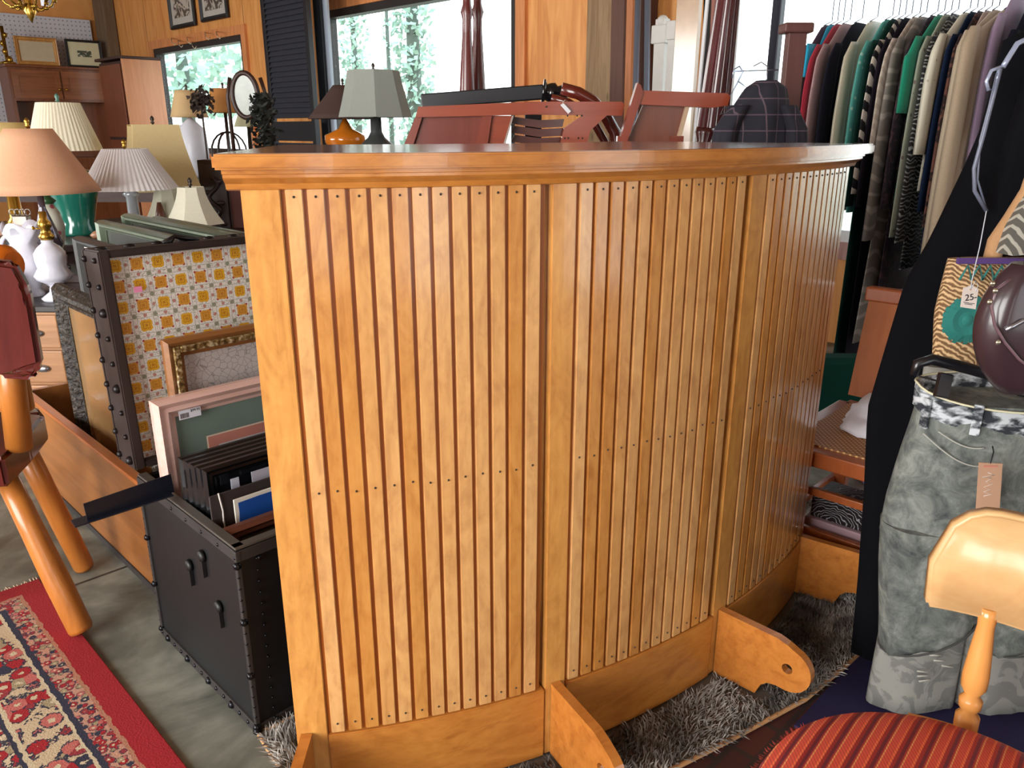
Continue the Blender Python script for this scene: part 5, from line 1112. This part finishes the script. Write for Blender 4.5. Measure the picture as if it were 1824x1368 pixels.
# woven straw bag with teal flower
M_STRAW = NT('woven_straw'); _v = M_STRAW.mapc(); _x = M_STRAW.n('ShaderNodeTexWave', wave_type='BANDS', bands_direction='DIAGONAL'); M_STRAW.t.links.new(_v, _x.inputs[0]); _x.inputs['Scale'].default_value = 75; _x.inputs['Distortion'].default_value = 5; _x.inputs['Detail'].default_value = 2
M_STRAW.bump(_x.outputs[1], 0.6, 0.004); M_STRAW = M_STRAW.fin(M_STRAW.ramp(_x.outputs[1], [(0.2, hx('6a4c30')), (0.5, hx('a07c54')), (0.8, hx('c7a67c'))]), 0.8)
bgp = lambda x, y, Y=1.30: PY(x, y, Y)
wb = thing('woven_bag', 'woven straw bag with a big teal flower, hanging right of the black coat', 'bag', bgp(1760, 650)); cx = bgp(1770, 560).x; z1, z0 = bgp(1760, 462).z, bgp(1760, 655).z
b = BM(); loops(b, interp([(cx, 1.31, 0.088, 0.020, z1), (cx, 1.31, 0.092, 0.030, z1 - 0.05), (cx, 1.31, 0.095, 0.035, (z0 + z1)/2), (cx, 1.31, 0.085, 0.030, z0 + 0.01), (cx, 1.31, 0.07, 0.015, z0)], 16), 30, 1, 0.003); part('body', b, M_STRAW, wb)
b = BM(); box(b, cx - 0.09, cx + 0.095, 1.275, 1.282, z1 - 0.004, z1 + 0.006, 0.001); part('purple_trim', b, cloth('4a2f6a'), wb, False, 'purple edging')
M_TEAL = cloth('1b6f68', 0.8)
b = BM(); c = bgp(1722, 570, 1.262); rnd = random.Random(6)
for k in range(26):
    a = 2*PI*k/26; r0, r1 = 0.004, 0.040 + rnd.uniform(-0.003, 0.003); d = Vector((math.cos(a), -0.12, math.sin(a))); e = Vector((-math.sin(a), 0, math.cos(a)))*0.006
    y_ = Vector((0, -0.006, 0)); vv = [b.verts.new(x) for x in (c + d*r0, c + d*r1*0.6 + e + y_*0.2, c + d*r1 + e*0.6 - y_, c + d*r1 - e*0.6 - y_, c + d*r1*0.6 - e + y_*0.2)]; b.faces.new(vv)
ball(b, c, 0.012, 1, 0.5, 1, 10); lathe(b, (0, 0, 0), [(0.038, 0), (0.036, 0.004), (0.01, 0.007)], 24, M=Matrix.Translation(c + Vector((0, 0.004, 0))) @ Matrix.Rotation(PI/2, 4, 'X')); part('flower', b, M_TEAL, wb)
b = BM()
for k in range(4): 
    q = bgp(1722 + 20*k, 486, 1.270); pts = [q + Vector((-0.010, 0, -0.012)), q + Vector((0, 0, 0.012)), q + Vector((0.010, 0, -0.012))]; tube(b, pts, 0.002, 5)
part('teal_zigzag', b, M_TEAL, wb)
b = BM(); tube(b, [bgp(1765, 470), bgp(1775, 430), bgp(1800, 390), bgp(1830, 340), bgp(1860, 250), Vector((bgp(1900, 100).x, 1.25, 1.40)), Vector((1.0, 1.2, 1.498))], [0.014, 0.014, 0.012, 0.011, 0.01, 0.009, 0.008], 10); part('handle', b, cloth('a98058', 0.8), wb)
b = BM(); prism(b, [PY(x, y, 1.24) for x, y in ((1783, 452), (1800, 405), (1824, 365), (1850, 330), (1850, 452), (1805, 456))], (0, 0.015, 0)); solo('scarf', b, two('dashed_grey_cloth', 'a9a498', '5a5650', 'zebra', 30, 0.3), 'pale grey dashed cloth at the right edge beside the bag handle', 'scarf')
# dark leather purse
pr = thing('leather_purse', 'dark plum leather purse with silver studs at the right edge', 'purse', PY(1810, 690, 1.085)); cx = PY(1838, 580, 1.085).x; z1, z0 = PY(1824, 470, 1.085).z, PY(1824, 700, 1.085).z
M_LEA = plain('35242a', 0.3, 0, 0.4)
b = BM(); n = 12; rows = []
for i in range(n + 1):
    f = i/n; rows.append((cx, 1.09, 0.078*math.sin(PI*(0.12 + 0.83*f))**0.6, 0.035*math.sin(PI*(0.1 + 0.85*f))**0.5, z1 + (z0 - z1)*f))
loops(b, rows, 32, 3, 0.002); part('body', b, M_LEA, pr)
b = BM(); tube(b, [PY(x, y, 1.056) for x, y in ((1800, 498), (1775, 515), (1766, 545), (1772, 580), (1790, 610), (1815, 640), (1840, 660))], 0.0022, 6); part('piping', b, plain('6a5058', 0.25, 0, 0.5), pr)
b = BM(); tube(b, [PY(x, y, 1.057) for x, y in ((1790, 588), (1806, 580), (1820, 572), (1840, 568))], 0.0035, 6); part('zip', b, plain('b9bcc8', 0.2, 0.9), pr)
b = BM()
for x, y in ((1773, 518), (1763, 538), (1778, 610), (1768, 505)): ball(b, PY(x, y, 1.052), 0.004, 1, 0.6, 1, 10)
part('stud', b, plain('c9c4b0', 0.2, 0.9), pr)['kind'] = 'stuff'
b = BM(); tube(b, [PY(1830, 480, 1.085), PY(1860, 300, 1.085), Vector((PY(1880, 200, 1.085).x, 1.16, 1.35)), Vector((1.04, 1.2, 1.536))], 0.006, 8); part('strap', b, M_LEA, pr)
# jeans on a black clip hanger
M_DEN = NT('acid_washed_denim'); _v = M_DEN.mapc(); _a = M_DEN.noise(_v, 22, 5, 0.6, 0.7); _z = M_DEN.xyz(_v)[2]
_k = M_DEN.math('MULTIPLY', M_DEN.math('GREATER_THAN', _z, 0.0), 0.0)
M_DEN.bump(_a, 0.3, 0.004); M_DEN = M_DEN.fin(M_DEN.ramp(_a, [(0.3, hx('34383b')), (0.5, hx('5e635f')), (0.72, hx('878b85'))]), 0.9)
def denim2():
    t = NT('mottled_waistband_denim'); a = t.noise(t.mapc((1, 1, 2)), 45, 3, 0.3); return t.fin(t.ramp(a, [(0.42, hx('22262e')), (0.5, hx('6d7276')), (0.6, hx('b5bac0'))]), 0.9)
M_DEN2 = denim2(); M_PALE = two('pale_grey_denim', '83827c', '6c6b68', 'noise', 18, 0.5); M_STI = plain('c9c6b8', 0.8)
jn = thing('jeans', 'acid washed grey jeans hanging from a black clip hanger', 'jeans', (0.82, 1.2, 0.2)); JX = 0.822
b = BM(); rows = [(JX, 1.2, 0.165, 0.055, 0.705), (JX, 1.2, 0.168, 0.06, 0.665), (JX, 1.2, 0.178, 0.065, 0.60), (JX, 1.2, 0.188, 0.065, 0.52), (JX, 1.2, 0.19, 0.06, 0.46)]; loops(b, interp(rows, 12), 44, 2, 0.004); part('hip_section', b, M_DEN, jn)
for sg in (-1, 1):
    b = BM(); rows = interp([(JX + sg*0.094, 1.2, 0.096, 0.058, 0.48), (JX + sg*0.094, 1.2, 0.088, 0.055, 0.40), (JX + sg*0.092, 1.19, 0.080, 0.055, 0.30), (JX + sg*0.09, 1.185, 0.078, 0.055, 0.235)], 12)
    loops(b, rows, 30, 4 + sg, 0.005)
    SL = lambda x, z: z + max(0.0, min(1.0, (0.36 - z)/0.12))*(x - (JX - 0.175 if sg < 0 else JX + 0.01))*0.5
    for v_ in b.verts: v_.co.z = SL(v_.co.x, v_.co.z)
    part('leg', b, M_DEN, jn)
    b = BM(); tube(b, [(JX + sg*0.09 + 0.077*math.cos(u), 1.185 + 0.058*math.sin(u), SL(JX + sg*0.09 + 0.077*math.cos(u), 0.236)) for u in [2*PI*k/24 for k in range(24)]], 0.0022, 6, closed=True); part('hem', b, plain('3c3d3c', 0.9), jn)
def band(z, hw, hd, r, N=40, dip=0.0): return [(JX + hw*math.cos(u), 1.2 + hd*math.sin(u), z - (dip if math.sin(u) < 0 else 0)*abs(math.sin(u))) for u in [2*PI*k/N for k in range(N)]]
b = BM(); top = band(0.728, 0.172, 0.066, 0, dip=0.03); bot = band(0.69, 0.171, 0.064, 0, dip=0.03); NNs = len(top)
ins = [(JX + (x - JX)*0.96, 1.2 + (y - 1.2)*0.92, z) for x, y, z in top]; insb = [(x, y, z - 0.035) for x, y, z in ins]
L4 = [[b.verts.new(p) for p in l] for l in (bot, top, ins, insb)]
for i in range(3):
    for k in range(NNs): b.faces.new((L4[i][k], L4[i][(k+1) % NNs], L4[i+1][(k+1) % NNs], L4[i+1][k])).smooth = True
part('waistband', b, M_DEN2, jn, False, 'mottled dark and pale waistband')
b = BM(); tube(b, [(x, y, z + 0.001) for x, y, z in top], 0.0018, 6, closed=True); part('edge_piping', b, plain('c7c2a4', 0.8), jn)
for a in (200, 235, 300):
    u = R(a); b = BM(); p = Vector((JX + 0.174*math.cos(u), 1.2 + 0.068*math.sin(u), 0.705)); beam(b, p + Vector((0, 0, -0.045)), p + Vector((0, 0, 0.005)), 0.014, 0.005, side=(-math.sin(u), math.cos(u), 0), bev=0.001); part('belt_loop', b, M_DEN2, jn)
def hipy(x, o=0.0): return 1.2 - 0.0665*math.sqrt(max(0.0, 1 - ((x - JX)/0.19)**2)) - 0.004 - o
b = BM()
for (x0_, x1_, z0_, dz_, nn_) in ((-0.168, -0.070, 0.655, 0.045, 0), (-0.150, -0.085, 0.662, 0.022, 1), (0.168, 0.070, 0.655, 0.045, 0)):
    tube(b, [(JX + x0_ + (x1_ - x0_)*u, hipy(JX + x0_ + (x1_ - x0_)*u), z0_ - dz_*math.sin(PI*0.62*u)) for u in [k/12 for k in range(13)]], 0.0013, 6)
part('pocket_seam', b, plain('9c9d96', 0.8), jn)['kind'] = 'stuff'
pj2 = thing('ripped_jeans', 'pale grey ripped jeans hanging behind and below the acid washed pair', 'jeans', (0.8, 1.30, 0.02))
b = BM(); loops(b, interp([(0.875, 1.325, 0.15, 0.03, 0.72), (0.88, 1.325, 0.15, 0.035, 0.5), (0.885, 1.325, 0.155, 0.035, 0.42)], 8), 40, 8, 0.003); part('hip_section', b, M_PALE, pj2)
for sg in (-1, 1):
    b = BM(); loops(b, interp([(0.885 + sg*0.075, 1.325, 0.088, 0.035, 0.43), (0.885 + sg*0.078, 1.32, 0.08, 0.035, 0.25), (0.885 + sg*0.085, 1.31, 0.083, 0.04, 0.02)], 14), 30, 9 + sg, 0.005); part('leg', b, M_PALE, pj2)
b = BM(); rnd = random.Random(8)
for i in range(14): q = Vector((0.775 + rnd.uniform(0, 0.05), 1.27 - 0.002, 0.10 + 0.012*i)); tube(b, [q, q + Vector((0.02, -0.002, rnd.uniform(-.004, .006)))], 0.0018, 5)
part('frayed_threads', b, plain('a8a59c', 0.9), pj2)['kind'] = 'stuff'
ph2 = thing('clip_hanger', 'black plastic clip hanger holding the acid washed jeans', 'hanger', (0.82, 1.2, 0.73)); M_BP = plain('121318', 0.3, 0, 0.3)
H_ = lambda x, y: PY(x, y, 1.16)
b = BM(); pts = [H_(1628, 668), H_(1634, 648), H_(1660, 640), H_(1720, 655), H_(1780, 672), H_(1850, 690)]; tube(b, pts, [0.006, 0.008, 0.0085, 0.009, 0.009, 0.009], 10); tube(b, [H_(1628, 668), H_(1660, 676), H_(1690, 684)], 0.0015, 6)
tube(b, [H_(1850, 690), H_(1870, 640), Vector((H_(1870, 640).x, 1.17, 1.4)), Vector((0.88, 1.2, 1.535))], 0.003, 6); part('bar', b, M_BP, ph2)
for x in (1685, 1835):
    b = BM(); a = PY(x, 665, 1.15); c = PY(x - 10, 708, 1.14); beam(b, a, c, 0.020, 0.012, side=(1, 0, 0), bev=0.002); part('clip', b, M_BP, ph2)
htg = thing('hang_tag', 'tan cardboard swing tag with white script on the acid washed jeans', 'tag', PY(1762, 850, 1.10)); G_ = lambda x, y: PY(x, y, 1.10)
b = BM(); prism(b, [G_(1744, 824), G_(1786, 826), G_(1780, 915), G_(1738, 915)], (0, 0.0012, 0)); card = part('card', b, plain('b08a70', 0.7), htg)
b = BM(); G2 = lambda x, y: PY(x, y, 1.0992)
tube(b, [G2(x, y) for x, y in ((1752, 884), (1766, 880), (1752, 876), (1764, 872), (1752, 868), (1768, 862), (1756, 858), (1766, 852), (1750, 850), (1772, 846), (1760, 842))], 0.0005, 4); part('script_lettering', b, plain('d8d0c8', 0.6), card)
b = BM(); box(b, G_(1752, 830).x, G_(1776, 830).x, 1.0985, 1.0992, G_(1752, 832).z, G_(1752, 829).z); part('tag_strip', b, plain('c07a6a', 0.6), card)
b = BM(); tube(b, [G_(1764, 826), PY(1770, 805, 1.12), PY(1768, 795, 1.13)], 0.001, 4); part('string', b, M_BLK, htg)

# ================================================================== CANED CHAIR BEHIND THE BAR'S RIGHT END
M_CC = wood('9a4f26', 0.8, 2, 0.3, 0.4, 0.25); SZ = 0.37
fl, fr = PZ(1455, 800, SZ), PZ(1557, 828, SZ); _u = (fr - fl).normalized(); fl = fl - _u*0.09; fr = fl + _u*0.42; dv = Vector((-(fr - fl).y, (fr - fl).x, 0)).normalized(); bl, br_ = fl + dv*0.41, fr + dv*0.41; wx = (fr - fl).normalized()
ca = thing('caned_chair', 'reddish wooden chair with a caned seat behind the right end of the bar', 'chair', (fl + br_)/2*1.0 - Vector((0, 0, SZ)))
b = BM(); RL = 0.045
for a, c in ((fl, fr), (bl, br_), (fl, bl), (fr, br_)): beam(b, a - Vector((0, 0, 0.02)), c - Vector((0, 0, 0.02)), 0.04, 0.045, side=(0, 0, 1), bev=0.004)
part('seat_frame', b, M_CC, ca)
def cane():
    t = NT('woven_cane'); o = t.xyz(t.mapc((420, 420, 420), (0, 0, R(45)))); f = t.math('MULTIPLY', t.math('SINE', o[0]), t.math('SINE', o[1])); return t.fin(t.ramp(f, [(0.3, hx('8a5c34')), (0.5, hx('d2a468'))]), 0.6)
b = BM(); i_ = 0.015; prism(b, [fl + (wx + dv)*i_, fr + (-wx + dv)*i_, br_ + (-wx - dv)*i_, bl + (wx - dv)*i_], (0, 0, 0.004)); part('caned_seat', b, cane(), ca)
for p in (fl + (wx + dv)*0.02, fr + (dv - wx)*0.02, bl + (wx - dv)*0.02, br_ - (wx + dv)*0.02): b = BM(); beam(b, (p.x, p.y, 0.011), (p.x, p.y, SZ - 0.04), 0.036, 0.036, side=wx, bev=0.004); part('leg', b, M_CC, ca)
for z in (0.25, 0.14):
    for a, c in ((fl, fr), (fl, bl), (fr, br_)): b = BM(); beam(b, Vector((a.x, a.y, z)) + dv*0.02, Vector((c.x, c.y, z)) + dv*0.02, 0.02, 0.018, side=(0, 0, 1), bev=0.003); part('stretcher', b, M_CC, ca)
bt = dv*0.06
b = BM(); a0, a1 = bl + Vector((0, 0, 0.02)), br_ + Vector((0, 0, 0.02)); prism(b, [a0 - wx*0.0, a1, a1 + bt + Vector((0, 0, 0.27)), a0 + bt + Vector((0, 0, 0.27))], dv*0.02); part('back_panel', b, wood('9a5426', 0.7, 2, 0.65, 0.0, 0.2), ca)
b = BM(); beam(b, a0 + bt + Vector((0, 0, 0.285)) + dv*0.008 - wx*0.01, a1 + bt + Vector((0, 0, 0.285)) + dv*0.008 + wx*0.01, 0.04, 0.035, side=(0, 0, 1), bev=0.005); part('top_rail', b, M_CC, ca)
def blob(name, c, rx_, ry_, rz_, mat, label, cat, seed, amp=0.35):
    b = BM(); v = bmesh.ops.create_icosphere(b, subdivisions=4, radius=1)['verts']
    for x in v:
        n_ = noise.noise(x.co*1.6 + Vector((seed, 0, 0)))*amp + abs(noise.noise(x.co*4 + Vector((seed, 3, 0))))*amp*0.6; co = x.co*(1 + n_)
        x.co = Vector((c.x + co.x*rx_, c.y + co.y*ry_, max(c.z, c.z + (co.z + 0.2)*rz_)))
    for f in b.faces: f.smooth = True
    return solo(name, b, mat, label, cat)
blob('white_cloth', fl + wx*0.17 + dv*0.25 + Vector((0, 0, 0.006)), 0.10, 0.10, 0.06, cloth('d6d3dc', 0.8, 0.06), 'crumpled white cloth lying on the caned chair seat', 'cloth', 5.0, 0.38)
q = fl + wx*0.19 + dv*0.12
b = BM(); box(b, -0.13, 0.13, -0.07, 0.07, 0.012, 0.16, 0.004, Matrix.Translation((q.x, q.y, 0)) @ Matrix.Rotation(math.atan2(wx.y, wx.x), 4, 'Z')); solo('pink_box', b, plain('a5868e', 0.7), 'dusty pink box on the floor under the caned chair', 'box')
b = BM(); box(b, -0.12, 0.12, -0.06, 0.06, 0.161, 0.22, 0.004, Matrix.Translation((q.x, q.y, 0)) @ Matrix.Rotation(math.atan2(wx.y, wx.x), 4, 'Z')); solo('metal_basket', b, two('silver_mesh', '1e181a', '9a9aa0', 'swirl', 45, 0.8, 0.3), 'dark basket with silver swirls stacked on the pink box under the chair', 'basket')  # silver bits drawn as a swirl pattern in the basket colour
# bits between robe and chair
p = PN(1512, 650, 2.70); gb = BM(); box(gb, p.x - 0.12, p.x + 0.10, p.y, p.y + 0.10, 0, p.z + 0.02, 0.02); solo('green_garment_pile', gb, cloth('0c3a30'), 'folded dark green garments under the long grey robe', 'folded clothes')
p = PN(1608, 540, 2.5); b = BM(); box(b, p.x - 0.03, p.x + 0.09, p.y, p.y + 0.08, 0, p.z + 0.03, 0.01); solo('bright_print_garment', b, two('bright_print', 'c43a6a', '8aa0d8', 'swirl', 10, 0.5, 0.6, '3a9a4a'), 'bright multicoloured print cloth behind the caned chair', 'cloth')

# ================================================================== FOREGROUND CHAIR
M_CB = wood('c59d6c', 0.8, 0, 0.38, 0.15, 0.12); M_CBT = wood('c98a4a', 0.8, 2, 0.25, 0.5, 0.2)
SC = Vector((0.395, 0.545, 0)); fc = thing('spindle_chair', 'blond wooden spindle back chair in the right foreground', 'chair', SC)
b = BM(); lathe(b, (SC.x, SC.y, 0.44), [(0.150, 0), (0.168, 0.01), (0.170, 0.022), (0.165, 0.03)], 48); part('seat', b, M_CBT, fc)
for a in (45, 135, 225, 315):
    d = Vector((math.cos(R(a + 20)), math.sin(R(a + 20)), 0)); b = BM(); turned(b, SC + d*0.20 + Vector((0, 0, 0.0)), SC + d*0.13 + Vector((0, 0, 0.44)), [(0.012, 0), (0.018, 0.2), (0.014, 0.28), (0.02, 0.34), (0.014, 0.4), (0.022, 0.7), (0.014, 1)], 16); part('leg', b, M_CBT, fc)
def cpos(a, r, z): return Vector((SC.x + r*math.cos(R(a)), SC.y + r*math.sin(R(a)), z))
b = BM(); g = []
for i in range(25):
    a = 72 - 104*i/24; g.append([b.verts.new(cpos(a, r, z)) for r, z in ((0.166, 0.442), (0.222, 0.442), (0.222, 0.466), (0.166, 0.466))])
for i in range(24):
    for k in range(4): b.faces.new((g[i][k], g[i][(k+1) % 4], g[i+1][(k+1) % 4], g[i+1][k]))
b.faces.new(g[0][::-1]); b.faces.new(g[-1]); part('seat_back_edge', b, M_CBT, fc)
for a in (57, 32, 7, -18):
    b = BM(); turned(b, cpos(a, 0.211, 0.465), cpos(a + 0.3, 0.222, 0.625), [(0.0095, 0), (0.0125, 0.06), (0.0125, 0.16), (0.0075, 0.20), (0.0115, 0.23), (0.012, 0.29), (0.0075, 0.33), (0.013, 0.39), (0.0135, 0.48), (0.0115, 0.65), (0.0085, 0.86), (0.0095, 0.93), (0.0095, 1)], 20); part('spindle', b, M_CBT, fc)
b = BM(); N = 30; R0, R1 = 0.214, 0.236; g = []
for i in range(N + 1):
    a = 73 - (73 + 33)*i/N; e = min(i, N - i)/N; f = min(1, e/0.13); f = math.sqrt(max(0.0, 1 - (1 - f)**2)); zlo = 0.612 + 0.0*f; zhi = 0.66 + 0.072*f
    g.append([b.verts.new(cpos(a, R0, zlo)), b.verts.new(cpos(a, R1, zlo)), b.verts.new(cpos(a, R1 + 0.012, zhi)), b.verts.new(cpos(a, R0 + 0.012, zhi))])
for i in range(N):
    for k in range(4): b.faces.new((g[i][k], g[i][(k+1) % 4], g[i+1][(k+1) % 4], g[i+1][k]))
b.faces.new(g[0][::-1]); b.faces.new(g[-1]); bmesh.ops.recalc_face_normals(b, faces=b.faces)
b.normal_update(); bmesh.ops.bevel(b, geom=[e for e in b.edges if len(e.link_faces) == 2 and e.calc_face_angle(0) > 0.6], offset=0.004, segments=3, affect='EDGES')
for f in b.faces: f.smooth = True
part('top_rail', b, M_CB, fc)
def stripes():
    t = NT('red_striped_upholstery'); v = t.mapc((1, 1, 1), (0, 0, R(40))); o = t.xyz(v); x = t.math('FRACT', t.math('MULTIPLY', o[0], 54.0))
    tw = t.math('FRACT', t.math('ADD', t.math('MULTIPLY', o[1], 190.0), t.math('MULTIPLY', o[0], 260.0)))
    c = t.ramp(x, [(0.0, hx('c8452c')), (0.18, hx('e0683c')), (0.30, hx('ab2f2a')), (0.48, hx('6e2334')), (0.66, hx('a8302c')), (0.74, hx('d88a50')), (0.82, hx('c8452c'))], 'CONSTANT')
    c = t.mix(t.math('MULTIPLY', t.math('GREATER_THAN', tw, 0.55), 0.45), c, hx('7a2a24')); t.bump(t.math('SINE', t.math('MULTIPLY', x, 6.28)), 0.5, 0.004); return t.fin(c, 0.95)
b = BM(); pr_ = [(0.16, 0), (0.172, 0.006), (0.178, 0.018), (0.172, 0.032), (0.15, 0.042), (0.11, 0.048), (0.06, 0.052), (0.004, 0.053)]; lathe(b, (SC.x + 0.002, SC.y - 0.002, 0.4702), pr_, 56); cu_ = solo('seat_cushion', b, stripes(), 'round red and orange striped cushion on the blond spindle chair', 'cushion')
b = BM(); rnd = random.Random(11)
for k in range(300):
    a = 2*PI*k/300 + rnd.uniform(-.01, .01); r = 0.176; q = Vector((SC.x + r*math.cos(a), SC.y + r*math.sin(a), 0.489)); d = Vector((math.cos(a), math.sin(a), 0)); b.faces.new([b.verts.new(x) for x in (q, q + d*0.002 + Vector((-math.sin(a), math.cos(a), 0))*0.002, q + d*rnd.uniform(0.004, 0.007) + Vector((0, 0, rnd.uniform(-.002, .003))))])
part('frayed_edge', b, plain('8a3428', 0.9), cu_)['kind'] = 'stuff'
